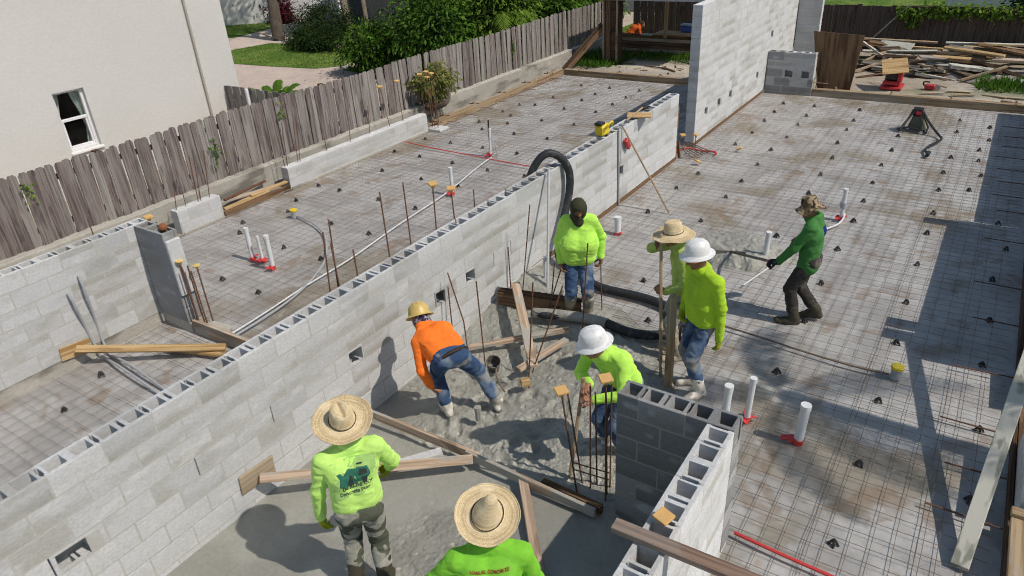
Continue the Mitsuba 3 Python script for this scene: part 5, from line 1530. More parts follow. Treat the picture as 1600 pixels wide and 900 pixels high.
# post and poles of the men at the hose
k = put_board('timber_board', (2.735, 4.96, 0.0), (2.66, 5.14, 1.0), 0.09, 0.05, 'tan_wood_mat', up=(0.3, -1, 0))
tag(k, 'upright board held by the man with green gloves', 'board')
w = PEOPLE[t2]
line('pole', 'wooden pole gripped by the man in the straw hat and olive shirt', 'pole', [(2.60, 5.08, 0.0), tuple(0.5 * (w['wrL'] + w['wrR']) * (1, 1, 0) + (-0.045, -0.02, 1.55))], 0.018, 'tan_wood_mat')
line('sling', 'looped rope hanging beside the upright board', 'rope', [(2.83, 5.05, 0.75), (2.78, 5.10, 0.55), (2.84, 5.16, 0.35), (2.92, 5.1, 0.5), (2.86, 5.04, 0.66)], 0.014, 'brown_wood_mat', 30)
w = PEOPLE[t4]
t = thing('rake', 'long handled tool with red grip reaching from the green man to the heap', 'rake')
h0 = w['wrL'] + np.array([-0.05, -0.02, -0.01])
tip = np.array([2.35, 8.15, 0.16])
put('handle', tube([h0 + (h0 - tip) * 0.03, h0 * 0.9 + tip * 0.1, tip], 0.018, 8), 'black_plastic_mat', t, smooth=40)
put('grip', tube([h0 * 0.99 + tip * 0.01, h0 * 0.9 + tip * 0.1], 0.022, 8), 'red_tape_mat', t, smooth=40)
put_board('head', tip + (-0.22, -0.05, -0.03), tip + (0.2, 0.05, -0.03), 0.03, 0.09, 'hose_muddy_mat', t)
w = PEOPLE[t5]
a, b = w['wrR'] + np.array([-0.02, -0.07, 0.05]), np.array([2.50, 3.22, 0.03])
line('stick', 'wooden stick held by the stooping man in the white hard hat', 'stick', [tuple(a + (a - b) * 0.05), tuple(b)], 0.018, 'tan_wood_mat')
# left bay brace
t = thing('wall_brace', 'fresh yellow timber brace from a plate on the left wall', 'brace')
put_board('strut', (-3.55, 1.95, 0.24), (-2.13, 2.98, 0.12), 0.09, 0.045, 'new_wood_mat', t, up=(0.3, -0.5, 0.8))
put_board('plate', (-3.588, 1.78, 0.24), (-3.588, 2.13, 0.20), 0.02, 0.17, 'new_wood_mat', t)
plank('pale board lying under the fresh brace in the near bay', (-2.86, 2.66, 0.07), (-2.02, 2.93, 0.07), 0.09, 0.04, 'new_wood_mat')
plank('brown board on edge between the return wall and the long wall', (-2.92, 3.12, 0.12), (-1.7, 3.14, 0.12), 0.05, 0.19, 'muddy_wood_mat')
k = put('concrete_lump', _np(_man(blob([((-2.74, 3.24, 0.03), (-2.62, 3.32, 0.02), 0.13, 0.09)], 0.02, 0.03, 2))), 'old_concrete_mat', smooth=40)
tag(k, 'rounded lump of concrete at the foot of the left rebar cluster', 'concrete lump')
# right edge plank and frame
plank('long white stained scaffold plank leaning on the right edge', (5.545, 3.84, 0.045), (5.90, 7.15, 1.36), 0.125, 0.045, 'painted_plank_mat', up=(-0.1, -0.36, 0.93))
t = thing('stud_frame', 'frame of fresh studs at the bottom right edge', 'frame')
put_board('rail', (5.80, 4.36, 0.30), (6.5, 4.36, 0.30), 0.09, 0.045, 'tan_wood_mat', t)
put_board('stud', (5.875, 2.6, 0.27), (5.875, 4.31, 0.27), 0.14, 0.04, 'tan_wood_mat', t)
plank('tan board end at the right edge behind the white plank', (5.87, 6.2, 0.2), (5.87, 6.85, 0.22), 0.04, 0.2, 'tan_wood_mat')

# on top of the long wall
t = thing('tool_case', 'yellow tool case standing on the long wall', 'tool case')
put('case', _np(_man(cbox((0.17, 0.25, 0.17), 0.03, (-0.13, 9.04, 1.405)))), 'yellow_plastic_mat', t)
put('lid', cbox((0.13, 0.14, 0.045), 0.015, (-0.15, 8.98, 1.51)), 'black_plastic_mat', t)
put('handle', tube(spline([(-0.02, 8.95, 1.45), (0.02, 8.98, 1.53), (0.02, 9.10, 1.53), (-0.02, 9.13, 1.45)], 12), 0.016, 7), 'yellow_plastic_mat', t, smooth=40)
plank('plywood offcut balanced on the long wall', (-0.22, 10.15, 1.345), (0.16, 10.30, 1.345), 0.30, 0.018, 'new_wood_mat')
t = thing('shovel', 'shovel lying along the top of the long wall', 'shovel')
put('shaft', tube([(-0.05, 9.75, 1.37), (-0.12, 10.55, 1.385)], 0.016, 8), 'tan_wood_mat', t, smooth=40)
put('blade', blob([((-0.12, 10.58, 1.365), (-0.16, 10.86, 1.345), 0.03, 0.012), ((-0.20, 10.66, 1.355), (-0.05, 10.68, 1.355), 0.012, 0.012), ((-0.22, 10.78, 1.35), (-0.08, 10.8, 1.35), 0.012, 0.012)], 0.008, 0.04, 2), 'black_plastic_mat', t, smooth=True)
k = put('red_tool', (cbox((0.06, 0.22, 0.09), 0.01)[0] @ Rx(-0.9).T + (0.05, 9.60, 1.03), CB_F), 'red_paint_mat')
tag(k, 'red tool head hung on the face of the long wall', 'tool')

# ---------------------------------------------------------------- machines at the far end of the right bed
t = thing('concrete_vibrator', 'squat dark vibrator motor with red top and trailing hose on the far mesh', 'vibrator')
mat('olive_metal_mat', (0.10, 0.105, 0.075), 0.6, 0.3)
for sx in (-1, 1):
    for sy in (-1, 1):
        put('leg', tube([(3.74 + sx * 0.24, 15.75 + sy * 0.22, 0.05), (3.74 + sx * 0.07, 15.75 + sy * 0.07, 0.40)], 0.020, 7), 'olive_metal_mat', t, smooth=40)
hv = trimesh.convex.convex_hull([(sx * (0.15 if z < 0.1 else 0.09), sy * (0.13 if z < 0.1 else 0.08), z) for sx in (-1, 1) for sy in (-1, 1) for z in (0.08, 0.33)])
put('housing', (np.array(hv.vertices) + (3.76, 15.75, 0.0), np.array(hv.faces)), 'olive_metal_mat', t)
put('crossbar', tube([(3.44, 15.55, 0.07), (3.62, 15.55, 0.12), (4.0, 15.55, 0.07)], 0.02, 7), 'black_plastic_mat', t, smooth=40)
for sx in (-1, 1):
    put('skid', tube([(3.74 + sx * 0.24, 15.5, 0.05), (3.74 + sx * 0.24, 16.0, 0.05)], 0.022, 8), 'black_plastic_mat', t, smooth=40)
put('motor', tube([(3.66, 15.75, 0.42), (3.84, 15.75, 0.42)], 0.085, 16), 'black_plastic_mat', t, smooth=40)
put('cover', cbox((0.13, 0.12, 0.09), 0.02, (3.78, 15.70, 0.40)), 'red_paint_mat', t)
put('frame_bar', tube([(3.54, 15.6, 0.08), (3.66, 15.66, 0.47), (3.82, 15.66, 0.47), (3.94, 15.6, 0.08)], 0.016, 7), 'black_plastic_mat', t, smooth=40)
put('hose', tube(spline([(3.85, 15.72, 0.42), (4.0, 15.6, 0.25), (4.22, 15.42, 0.07), (4.30, 15.15, 0.07), (4.22, 14.8, 0.07), (4.19, 14.1, 0.07)], 40), 0.024, 8), 'black_plastic_mat', t, smooth=40)
put('head', tube([(4.19, 14.16, 0.07), (4.18, 13.95, 0.07)], 0.035, 10), 'black_plastic_mat', t, smooth=40)
t = thing('plate_compactor', 'red plate compactor with a plywood sheet laid over its top', 'plate compactor')
put('plate', cbox((0.50, 0.62, 0.06), 0.02, (2.78, 19.35, 0.07)), 'red_paint_mat', t)
put('frame', cbox((0.40, 0.34, 0.10), 0.02, (2.78, 19.3, 0.18)), 'red_paint_mat', t)
put('engine', cbox((0.30, 0.30, 0.24), 0.04, (2.76, 19.3, 0.36)), 'black_plastic_mat', t)
put('tank', _np(_man(cbox((0.11, 0.22, 0.22), 0.03, (2.95, 19.2, 0.34)))), 'red_paint_mat', t)
put('handle_bar', tube([(2.62, 19.5, 0.2), (2.62, 19.75, 0.62), (2.92, 19.75, 0.62), (2.94, 19.5, 0.2)], 0.018, 7), 'black_plastic_mat', t, smooth=40)
plank('tilted plywood sheet lying on the plate compactor', (2.50, 19.15, 0.56), (3.06, 19.28, 0.62), 0.60, 0.018, 'new_wood_mat', up=(0.05, -0.4, 0.9))
t = thing('cut_off_saw', 'small red and grey power saw lying on the sand', 'saw')
put('body', cbox((0.24, 0.14, 0.12), 0.03, (3.62, 19.4, 0.11)), 'red_paint_mat', t)
put('guard', tube([(3.78, 19.36, 0.10), (3.78, 19.40, 0.10)], 0.075, 18), 'steel_mat', t, smooth=40)
put('handle', tube(spline([(3.5, 19.4, 0.12), (3.46, 19.4, 0.2), (3.6, 19.4, 0.22)], 10), 0.018, 7), 'black_plastic_mat', t, smooth=40)
put('grip', tube([(3.72, 19.48, 0.16), (3.98, 19.5, 0.1)], 0.022, 7), 'tan_wood_mat', t, smooth=40)
v = np.array([(0.93, 18.36, 1.48), (2.10, 18.36, 1.42), (1.94, 18.52, 0.0), (1.19, 18.52, -0.02)])
v = np.vstack([v, v + (0, 0.02, 0)])
k = put('plywood_sheet', (v, np.array([(0, 2, 1), (0, 3, 2), (4, 5, 6), (4, 6, 7), (0, 1, 5), (0, 5, 4), (1, 2, 6), (1, 6, 5), (2, 3, 7), (2, 7, 6), (3, 0, 4), (3, 4, 7)])), 'brown_wood_mat', uv=np.stack([v[:, 2], v[:, 0] * 0.3], 1))
tag(k, 'tall brown plywood sheet standing beside the low cross wall', 'plywood sheet')
t = thing('rebar_cage', 'small rebar ladder cage before the plywood sheet', 'rebar cage')
for x in (1.22, 1.45):
    put('upright', tube([(x, 18.12, 0.0), (x, 18.12, 0.45)], 0.011, 6), 'rust_mat', t, smooth=40)
for z in (0.12, 0.3):
    put('rung', tube([(1.15, 18.11, z), (1.50, 18.11, z)], 0.010, 6), 'tan_wood_mat', t, smooth=40)

# number the members of each row of look-alikes by their order
def count_off(start, text, axis=1, rev=False):
    ks = [k for k in labels if labels[k].get('label', '').startswith(start) and k in _where]
    for i, k in enumerate(sorted(ks, key=lambda k: _where[k][axis], reverse=rev)):
        labels[k]['label'] = text.format(ORD[i])


for a_, b_, ax_ in (('bare rusty rebar rising behind', 'bare rebar behind the open cored long wall, {} from the near end', 1),
                    ('short rebar end poking', 'short rebar end in a core of the long wall, {} from the near end', 1),
                    ('bare rusty rebar standing up', 'bare rebar standing in the fresh pour, {} counting away from the corner wall', 1),
                    ('bare rusty rebar rising at the free', 'bare rebar at the free end of the corner wall, {} from the left', 0),
                    ('thin rusty rebar standing in a low', 'thin rebar in the low walls below the fence, {} from the near end', 1),
                    ('rusty dowel reaching', 'rusty dowel from the right edge over the mesh, {} from the near end', 1),
                    ('short dowel reaching', 'short dowel from the left form board, {} from the near end', 1),
                    ('dark dowel leaning', 'dark dowel leaning out of the wall gap, {} from the near side', 1),
                    ('bare rusty rebar clustered', 'bare rebar at the end of the left return wall, {} from the left', 0),
                    ('yellow capped rusty rebar clustered', 'yellow capped rebar at the end of the left return wall, {} from the left', 0),
                    ('yellow capped rebar of the column', 'yellow capped rebar of the column cage, {} from the left', 0),
                    ('bare rebar of the column', 'bare rebar of the column cage, {} from the left', 0),
                    ('short rebar with a wooden cap in the gap', 'short capped rebar in the gap between the walls, {} from the left', 0)):
    count_off(a_, b_, ax_)
# ================================================================ beyond the fence
k = put('driveway', sheet(Polygon([(-6.85, 9.0), (-6.85, 24.0), (-60, 60), (-60, 6), (-9.7, 9.0)]), 0.0), 'paver_mat')
tag(k, kind='structure', label='pinkish paved driveway beyond the fence')


def lawn(label, pts):
    k = put('lawn', sheet(Polygon(pts), 0.012), 'lawn_mat')
    tag(k, kind='structure', label=label)
    P = Polygon(pts)
    rr = np.random.default_rng(len(_used) + 5)
    x0, y0, x1, y1 = P.bounds
    n = int(min(9000, 260 * P.area))
    p = rr.uniform((x0, y0), (x1, y1), (n, 2))
    p = p[shapely.contains_xy(P, p[:, 0], p[:, 1])]
    a = rr.uniform(0, 6.28, len(p)); h = rr.uniform(0.03, 0.08, len(p)); w_ = 0.012
    lean = rr.normal(0, 0.025, (len(p), 2))
    v = np.stack([np.c_[p[:, 0] - w_ * np.cos(a), p[:, 1] - w_ * np.sin(a), 0 * a + 0.01], np.c_[p[:, 0] + w_ * np.cos(a), p[:, 1] + w_ * np.sin(a), 0 * a + 0.01], np.c_[p + lean, h]], 1).reshape(-1, 3)
    f = np.arange(len(v)).reshape(-1, 3)
    k = put('grass', (v, f), 'grass_blade_mat')
    tag(k, 'short green grass of the lawn: ' + label, 'grass', kind='stuff')


scene['grass_blade_mat'] = {'type': 'principledthin', 'base_color': {'type': 'rgb', 'value': [0.10, 0.17, 0.035]}, 'roughness': 0.7, 'diff_trans': 0.6}


def leaf_mat(name, a, b, trans=0.7, s=4.0):
    scene[name] = {'type': 'principledthin', 'base_color': proc(lambda p, n, uv: mix(a, b, smoothstep(0.3, 0.7, fbm(p.x * s, p.y * s, p.z * s, octaves=2))) * (0.7 + 0.6 * cell_rand(uv.x * 997.0))),
                   'roughness': 0.45, 'diff_trans': trans, 'eta': 1.4}
    return name


leaf_mat('leaf_green_mat', (0.075, 0.16, 0.025), (0.11, 0.22, 0.035))
leaf_mat('leaf_dark_mat', (0.02, 0.04, 0.014), (0.034, 0.06, 0.018), 0.3)
leaf_mat('leaf_bright_mat', (0.13, 0.23, 0.035), (0.20, 0.30, 0.05))
leaf_mat('leaf_yellow_mat', (0.30, 0.29, 0.10), (0.11, 0.15, 0.04), 0.5, 14.0)
leaf_mat('leaf_red_mat', (0.11, 0.018, 0.03), (0.06, 0.014, 0.025), 0.4)
leaf_mat('leaf_rust_mat', (0.12, 0.05, 0.03), (0.07, 0.06, 0.03), 0.4)
mat('bark_mat', lambda p, n, uv: mix((0.15, 0.125, 0.10), (0.07, 0.058, 0.05), fbm(p.x * 9, p.y * 9, p.z * 4, octaves=3)), 0.95, 0.1)
mat('pale_bark_mat', lambda p, n, uv: mix((0.26, 0.22, 0.175), (0.14, 0.115, 0.09), fbm(p.x * 5, p.y * 5, p.z * 14, octaves=3)), 0.95, 0.1)


def leaves(pts, nrm, size, rr, aspect=0.42, droop=0.35):
    """one folded leaf (4 triangles) at each point"""
    n = len(pts)
    d = nrm + rr.normal(0, 0.55, (n, 3)); d[:, 2] -= droop
    d /= np.linalg.norm(d, axis=1, keepdims=True)
    u = np.cross(d, rr.normal(0, 1, (n, 3)) + (0, 0, 1.2)); u /= np.maximum(np.linalg.norm(u, axis=1, keepdims=True), 1e-6)
    w_ = np.cross(d, u)
    s = size * rr.uniform(0.6, 1.3, (n, 1))
    a = pts
    b = pts + d * s * 0.5 + u * s * aspect * 0.5 + w_ * s * 0.06
    c = pts + d * s - np.array([0, 0, 0.15]) * s
    e = pts + d * s * 0.5 - u * s * aspect * 0.5 + w_ * s * 0.06
    v = np.stack([a, b, c, e], 1).reshape(-1, 3)
    i = np.arange(n)[:, None] * 4
    f = np.vstack([i + [0, 1, 2], i + [0, 2, 3]])
    uv = np.repeat(np.stack([rr.random(n), rr.random(n)], 1), 4, 0)
    return (v, f), uv


def clumps(c, rad, n_cl, n_leaf, size, rr, flat=1.0, cl_r=0.33, aspect=0.42, droop=0.35):
    """clumps of leaves on the shell and in the body of an uneven ellipsoid"""
    c, rad = np.asarray(c, float), np.asarray(rad, float)
    d = rr.normal(0, 1, (n_cl, 3)); d /= np.linalg.norm(d, axis=1, keepdims=True)
    q = d * (rr.uniform(0.25, 1.0, (n_cl, 1)) ** 0.45) * (0.78 + 0.45 * (meshkit.fbm(d * 1.7 + c, 2, 3) - 0.5)[:, None] * 2)
    cen = c + q * rad
    k = rr.integers(0, n_cl, n_leaf)
    off = rr.normal(0, 1, (n_leaf, 3)) * cl_r * rad.min() * rr.uniform(0.5, 1.2, n_cl)[k][:, None]
    off[:, 2] *= 0.6 * flat
    p = cen[k] + off
    nr = (p - c) / rad; nr /= np.maximum(np.linalg.norm(nr, axis=1, keepdims=True), 1e-6)
    keep = p[:, 2] > 0.02
    return leaves(p[keep], nr[keep] * 0.7 + 0.3 * d[k][keep], size, rr, aspect, droop)


def bush(name, label, cat, c, rad, mat_, n_cl, n_leaf, size, seed, stems=5, group=None, bark='bark_mat', trunk=None, extra=None, **kw):
    rr = np.random.default_rng(seed)
    t = thing(name, label, cat, group)
    m, uv = clumps(c, rad, n_cl, n_leaf, size, rr, **kw)
    put('crown', m, mat_, t, uv=uv)
    if extra:
        m, uv = clumps(np.add(c, (0, 0, 0.15)), np.multiply(rad, 1.02), n_cl // 2, n_leaf // 3, size, rr, **kw)
        put('crown', m, extra, t, uv=uv)
    parts = []
    base = np.array([c[0], c[1], 0.0]) if trunk is None else np.asarray(trunk, float)
    for i in range(stems):
        e = np.asarray(c) + rr.normal(0, 0.45, 3) * np.asarray(rad)
        m_ = (base + e) / 2 + rr.normal(0, 0.12, 3)
        r0 = 0.05 if trunk is None else 0.10
        parts.append(tube(spline([base + rr.normal(0, 0.06, 3) * (1, 1, 0), m_, e], 8), np.linspace(r0, 0.014, 8), 6))
    put('trunk', cat_m(parts), bark, t, smooth=True)
    return t


def frond(base, dir_, L, rr, leaflet=0.34, n=26, up=0.5):
    """an arching palm frond: leaflets on both sides of a drooping midrib"""
    dir_ = np.asarray(dir_, float); dir_ /= np.linalg.norm(dir_)
    s = np.linspace(0, 1, n)
    rib = np.asarray(base) + dir_ * (L * s)[:, None] * (1 - 0.15 * s[:, None] ** 2) + np.array([0, 0, 1.0]) * (L * (up * s - 0.75 * s ** 2.2))[:, None]
    tan = np.gradient(rib, axis=0); tan /= np.linalg.norm(tan, axis=1, keepdims=True)
    side = np.cross(tan, (0, 0, 1.0)); side /= np.maximum(np.linalg.norm(side, axis=1, keepdims=True), 1e-6)
    vs, fs, k = [], [], 0
    for i in range(2, n):
        ll = leaflet * math.sin(math.pi * (0.12 + 0.86 * s[i])) ** 0.6
        for sg in (-1, 1):
            tip = rib[i] + side[i] * sg * ll * 0.85 + tan[i] * ll * 0.5 - np.array([0, 0, ll * (0.35 + 0.2 * rr.random())])
            wv = tan[i] * 0.020
            mid = (rib[i] + tip) / 2 + (0, 0, 0.02)
            vs += [rib[i] - wv, rib[i] + wv, mid + wv * 1.2, mid - wv * 1.2, tip]
            fs += [(k, k + 1, k + 2), (k, k + 2, k + 3), (k + 3, k + 2, k + 4)]
            k += 5
    v, f = np.array(vs), np.array(fs)
    rb = tube(rib, np.linspace(0.018, 0.005, n), 4)
    return cat_m([(v, f), rb])


# ---------------------------------------------------------------- the neighbouring house
def stucco(p, n, uv):
    g = fbm(p.x * 30, p.y * 30, p.z * 30, octaves=2)
    a = fbm(p.x * 0.8, p.y * 0.8, p.z * 0.8, octaves=3)
    return mix((0.61, 0.60, 0.585), (0.56, 0.55, 0.535), a) * (0.95 + 0.1 * g)


mat('stucco_mat', stucco, 0.95, 0.1, bump=lambda p, n, uv: fbm(p.x * 45, p.y * 45, p.z * 45, octaves=2), bump_scale=0.003)
mat('white_frame_mat', (0.72, 0.72, 0.74), 0.45, 0.4)
mat('curtain_mat', (0.52, 0.60, 0.54), 0.9, 0.1)
mat('dark_room_mat', (0.07, 0.08, 0.08), 0.9, 0.1)
scene['pane_mat'] = {'type': 'thindielectric', 'int_ior': 1.5}
h = thing('house', 'pale stucco house beyond the fence at the left with one white window', 'house')
HX, WY0, WY1, WZ0, WZ1 = -9.70, 5.38, 5.97, 0.84, 1.97
wallp = Polygon([(-12, -0.3), (9.42, -0.3), (9.42, 6.6), (-12, 6.6)]).difference(sbox(WY0, WZ0, WY1, WZ1))
v, f = extrude(wallp, 0.22)
put('wall', (np.stack([HX - 0.22 + v[:, 2], v[:, 0], v[:, 1]], 1), f), 'stucco_mat', h)
put('wall', span((-19.0, 9.2, -0.3), (HX - 0.225, 9.42, 6.6)), 'stucco_mat', h)
put('wall', span((-19.0, -12, -0.3), (-18.8, 9.195, 6.6)), 'stucco_mat', h)
put('roof', cat_m([span((-19.6, -12.6, 6.605), (HX + 0.55, 10.0, 6.8))]), 'far_fence_mat', h)
put('downspout', _np(_man(span((HX + 0.004, 8.50, -0.3), (HX + 0.05, 8.55, 6.5), 0.008))), mat('taupe_mat', (0.36, 0.33, 0.29), 0.7, 0.2), h)
wd = key_for('window', h)
FX = HX - 0.10


def wpart(name, lo, hi, m, c=0.006):
    return put(name, span(lo, hi, c), m, wd)


wpart('frame', (FX - 0.05, WY0, WZ0), (FX + 0.02, WY0 + 0.045, WZ1), 'white_frame_mat')
wpart('frame', (FX - 0.05, WY1 - 0.055, WZ0), (FX + 0.02, WY1, WZ1), 'white_frame_mat')
wpart('frame', (FX - 0.05, WY0 + 0.046, WZ1 - 0.045), (FX + 0.02, WY1 - 0.056, WZ1), 'white_frame_mat')
wpart('frame', (FX - 0.05, WY0 + 0.046, WZ0), (FX + 0.02, WY1 - 0.056, WZ0 + 0.05), 'white_frame_mat')
wpart('sash_rail', (FX - 0.04, WY0 + 0.046, 1.40), (FX + 0.012, WY1 - 0.056, 1.455), 'white_frame_mat')
wpart('sash', (FX - 0.06, WY0 + 0.046, WZ0 + 0.051), (FX + 0.0, WY0 + 0.08, 1.399), 'white_frame_mat')
wpart('sash', (FX - 0.06, WY1 - 0.092, WZ0 + 0.051), (FX + 0.0, WY1 - 0.057, 1.399), 'white_frame_mat')
wpart('sash', (FX - 0.06, WY0 + 0.081, WZ0 + 0.051), (FX + 0.0, WY1 - 0.093, WZ0 + 0.09), 'white_frame_mat')
wpart('sill', (FX + 0.022, WY0 - 0.03, WZ0 - 0.045), (HX + 0.05, WY1 + 0.03, WZ0 - 0.002), 'white_frame_mat')
for z0, z1 in ((WZ0 + 0.06, 1.40), (1.45, WZ1 - 0.05)):
    v = np.array([(FX - 0.03, WY0 + 0.05, z0), (FX - 0.03, WY1 - 0.06, z0), (FX - 0.03, WY1 - 0.06, z1), (FX - 0.03, WY0 + 0.05, z1)])
    put('pane', (v, np.array([(0, 1, 2), (0, 2, 3)])), 'pane_mat', wd)
room = _np(_man(span((HX - 2.2, WY0 - 0.6, WZ0 - 0.5), (HX - 0.225, WY1 + 0.6, WZ1 + 0.4), 0.002)) - _man(span((HX - 2.15, WY0 - 0.55, WZ0 - 0.45), (HX - 0.1, WY1 + 0.55, WZ1 + 0.35), 0.002)))
put('room', room, 'dark_room_mat', wd)
for y0, y1 in ((WY0 - 0.02, WY0 + 0.20), (WY1 - 0.22, WY1 + 0.02)):
    yy = np.linspace(y0, y1, 40)
    zz = np.linspace(WZ0 - 0.2, WZ1 + 0.1, 6)
    Y, Z = np.meshgrid(yy, zz, indexing='ij')
    pinch = 0.35 + 0.65 * np.abs((Z - 1.25) / 0.7) ** 1.2
    yc = y0 if y0 < WY0 else y1
    v = np.stack([FX - 0.13 + 0.025 * np.sin(yy * 95)[:, None] + 0 * Z, yc + (Y - yc) * np.clip(pinch, 0.3, 1), Z], -1).reshape(-1, 3)
    i = np.arange(240).reshape(40, 6)
    q = np.stack([i[:-1, :-1], i[1:, :-1], i[1:, 1:], i[:-1, 1:]], -1).reshape(-1, 4)
    put('curtain', (v, np.vstack([q[:, [0, 1, 2]], q[:, [0, 2, 3]]])), 'curtain_mat', wd, smooth=True)


def pickets(fence_key, p0, p1, z0, z1, mats, seed, w_=0.14, gap=0.012, alt=0.02, nrm=(0, -1)):
    rr = np.random.default_rng(seed)
    p0, p1 = np.array(p0, float), np.array(p1, float)
    L_ = np.linalg.norm(p1 - p0); d = (p1 - p0) / L_; n_ = np.array(nrm, float)
    s, i = 0.0, 0
    while s < L_ - w_:
        h_ = z1 - z0 + rr.normal(0, 0.012)
        m, uv = board((0, 0, 0), (0, 0, h_), w_ + rr.normal(0, .004), 0.018, up=(n_[0], n_[1], 0))
        c = p0 + d * (s + w_ / 2) + n_ * (alt if i % 2 else 0)
        put('picket', ((np.asarray(m[0]) @ Rz(rr.normal(0, 0.02)).T) + (c[0], c[1], z0), m[1]), mats[rr.integers(len(mats))], fence_key, uv=uv)
        s += w_ + gap; i += 1


t = thing('picket_fence', 'short cross fence between the stucco house and the long picket fence', 'fence')
pickets(t, (-9.68, 9.02), (-6.85, 9.02), -0.05, 1.35, [FENCE[0], FENCE[2]], 31, gap=-0.003)
put_board('rail', (-9.68, 9.06, 1.1), (-6.85, 9.06, 1.1), 0.035, 0.085, 'dark_wood_mat', t)
put_board('gate_post', (-8.80, 8.93, -0.05), (-8.80, 8.93, 1.36), 0.06, 0.06, 'white_frame_mat', t)
t = thing('picket_fence', 'dark brown wooden fence across the far end of the site', 'fence')
pickets(t, (-6.6, 24.3), (12.5, 24.3), -0.05, 1.30, ['far_fence_mat'], 32, gap=-0.004, alt=0.025)
put_board('rail', (-6.6, 24.34, 1.05), (12.5, 24.34, 1.05), 0.035, 0.085, 'dark_wood_mat', t)
lawn('verge behind the far fence', [(-8, 24.6), (14, 24.6), (14, 40), (-8, 40)])
k = put('garden_wall', span((2.6, 33.0, 0), (14, 33.25, 1.6), 0.01), 'stucco_mat')
tag(k, 'pale garden wall beyond the far fence', 'wall')

# ---------------------------------------------------------------- lawn islands, hedges, trees beyond the left fence
lawn('island in the driveway', [(-18.4, 15.6), (-16.4, 15.75), (-14.55, 16.0), (-13.9, 16.7), (-14.2, 17.6), (-15.3, 18.7), (-17.2, 19.4), (-20.6, 19.2), (-21.0, 17.6), (-19.8, 16.2)])
lawn('strip under the big shrubs', [(-13.5, 16.2), (-12.9, 17.4), (-13.6, 19.6), (-16.5, 24.0), (-7.0, 24.0), (-7.0, 14.8), (-11.8, 15.9)])
lawn('strip before the white house', [(-23.6, 19.6), (-24.2, 22.6), (-25.9, 24.2), (-31, 26), (-36, 24), (-30, 19.5)])
DARK = 'dark clipped hedge behind the lawn island'
bush('hedge', 'dark mounded hedge at the back of the lawn island', 'hedge', (-18.2, 20.1, 0.75), (1.9, 1.0, 0.95), 'leaf_dark_mat', 120, 9000, 0.10, 41)
bush('hedge', 'low dark green hedge at the front of the lawn island', 'hedge', (-17.4, 18.7, 0.42), (1.9, 0.75, 0.55), 'leaf_dark_mat', 110, 9000, 0.09, 42)
bush('shrub', 'small yellow green shrub at the right of the lawn island', 'shrub', (-15.3, 19.2, 0.38), (0.8, 0.6, 0.45), 'leaf_bright_mat', 40, 2600, 0.09, 43)
bush('shrub', 'tall dark red leaved shrub before the white house', 'shrub', (-26.9, 23.9, 0.9), (0.9, 0.8, 1.1), 'leaf_red_mat', 46, 2600, 0.26, 44, aspect=0.25)
bush('shrub', 'smaller dark red shrub beside the thick trunk', 'shrub', (-24.9, 23.6, 0.6), (0.6, 0.6, 0.8), 'leaf_red_mat', 30, 1500, 0.22, 45, aspect=0.25)
bush('shrub', 'rusty orange shrub at the corner of the stucco house', 'shrub', (-28.6, 23.3, 0.5), (0.9, 0.7, 0.6), 'leaf_rust_mat', 30, 1800, 0.13, 46)
t = thing('tree', 'thick dark forked trunk rising at the edge of the lawn island', 'tree')
put('trunk', cat_m([tube(spline([(-20.9, 19.9, -0.1), (-21.1, 20.1, 1.2), (-21.4, 20.3, 2.3), (-21.9, 20.2, 3.6), (-22.3, 20.3, 5.2)], 16), np.linspace(0.26, 0.16, 16), 12),
                    tube(spline([(-21.3, 20.25, 2.0), (-20.9, 20.9, 3.2), (-20.6, 21.4, 4.9)], 10), np.linspace(0.19, 0.11, 10), 10), tube([(-21.25, 20.2, 1.5), (-20.8, 20.45, 1.85)], [0.2, 0.18], 10)]), 'bark_mat', t, smooth=True)
m, uv = clumps((-21.4, 20.9, 6.6), (3.2, 3.2, 1.8), 150, 9000, 0.16, np.random.default_rng(47))
put('crown', m, 'leaf_green_mat', t, uv=uv)


def palm(label, base, top, r0, L_, n, seed, m='pale_bark_mat', leaf='leaf_green_mat', up=0.5, spread=1.0):
    rr = np.random.default_rng(seed)
    t = thing('palm_tree', label, 'palm tree')
    b, tp = np.array(base, float), np.array(top, float)
    q = spline([b, (b * 0.6 + tp * 0.4) + rr.normal(0, 0.1, 3), tp], 14)
    put('trunk', tube(q, np.linspace(r0, r0 * 0.7, 14) * np.where(np.arange(14) == 0, 1.5, 1), 10), m, t, smooth=True)
    for i in range(n):
        a = i * 2.4 + rr.normal(0, 0.2)
        put('frond', frond(tp, (math.cos(a), math.sin(a), 0.25 * rr.random()), L_ * rr.uniform(0.8, 1.1), rr, up=up * rr.uniform(0.3, 1.3)), leaf, t)
    return t


palm('pale leaning palm trunk before the brown house wall', (-17.6, 20.9, 0), (-19.2, 22.2, 5.2), 0.17, 1.8, 14, 51)
palm('slim brown palm trunk right of the pale leaning one', (-16.6, 20.9, 0), (-17.8, 22.0, 5.2), 0.10, 1.6, 12, 52)
# far houses
h = thing('house', 'white house with columns beyond the driveway', 'house')
mat('white_wall_mat', (0.70, 0.70, 0.68), 0.9, 0.1)
WR, W0 = Rz(math.atan2(1.4, 1.6)), np.array([-25.2, 24.0, 0.0])


def wpiece(name, lo, hi, m, par, c=0.01):
    v, f = span(lo, hi, c)
    return put(name, (v @ WR.T + W0, f), m, par)


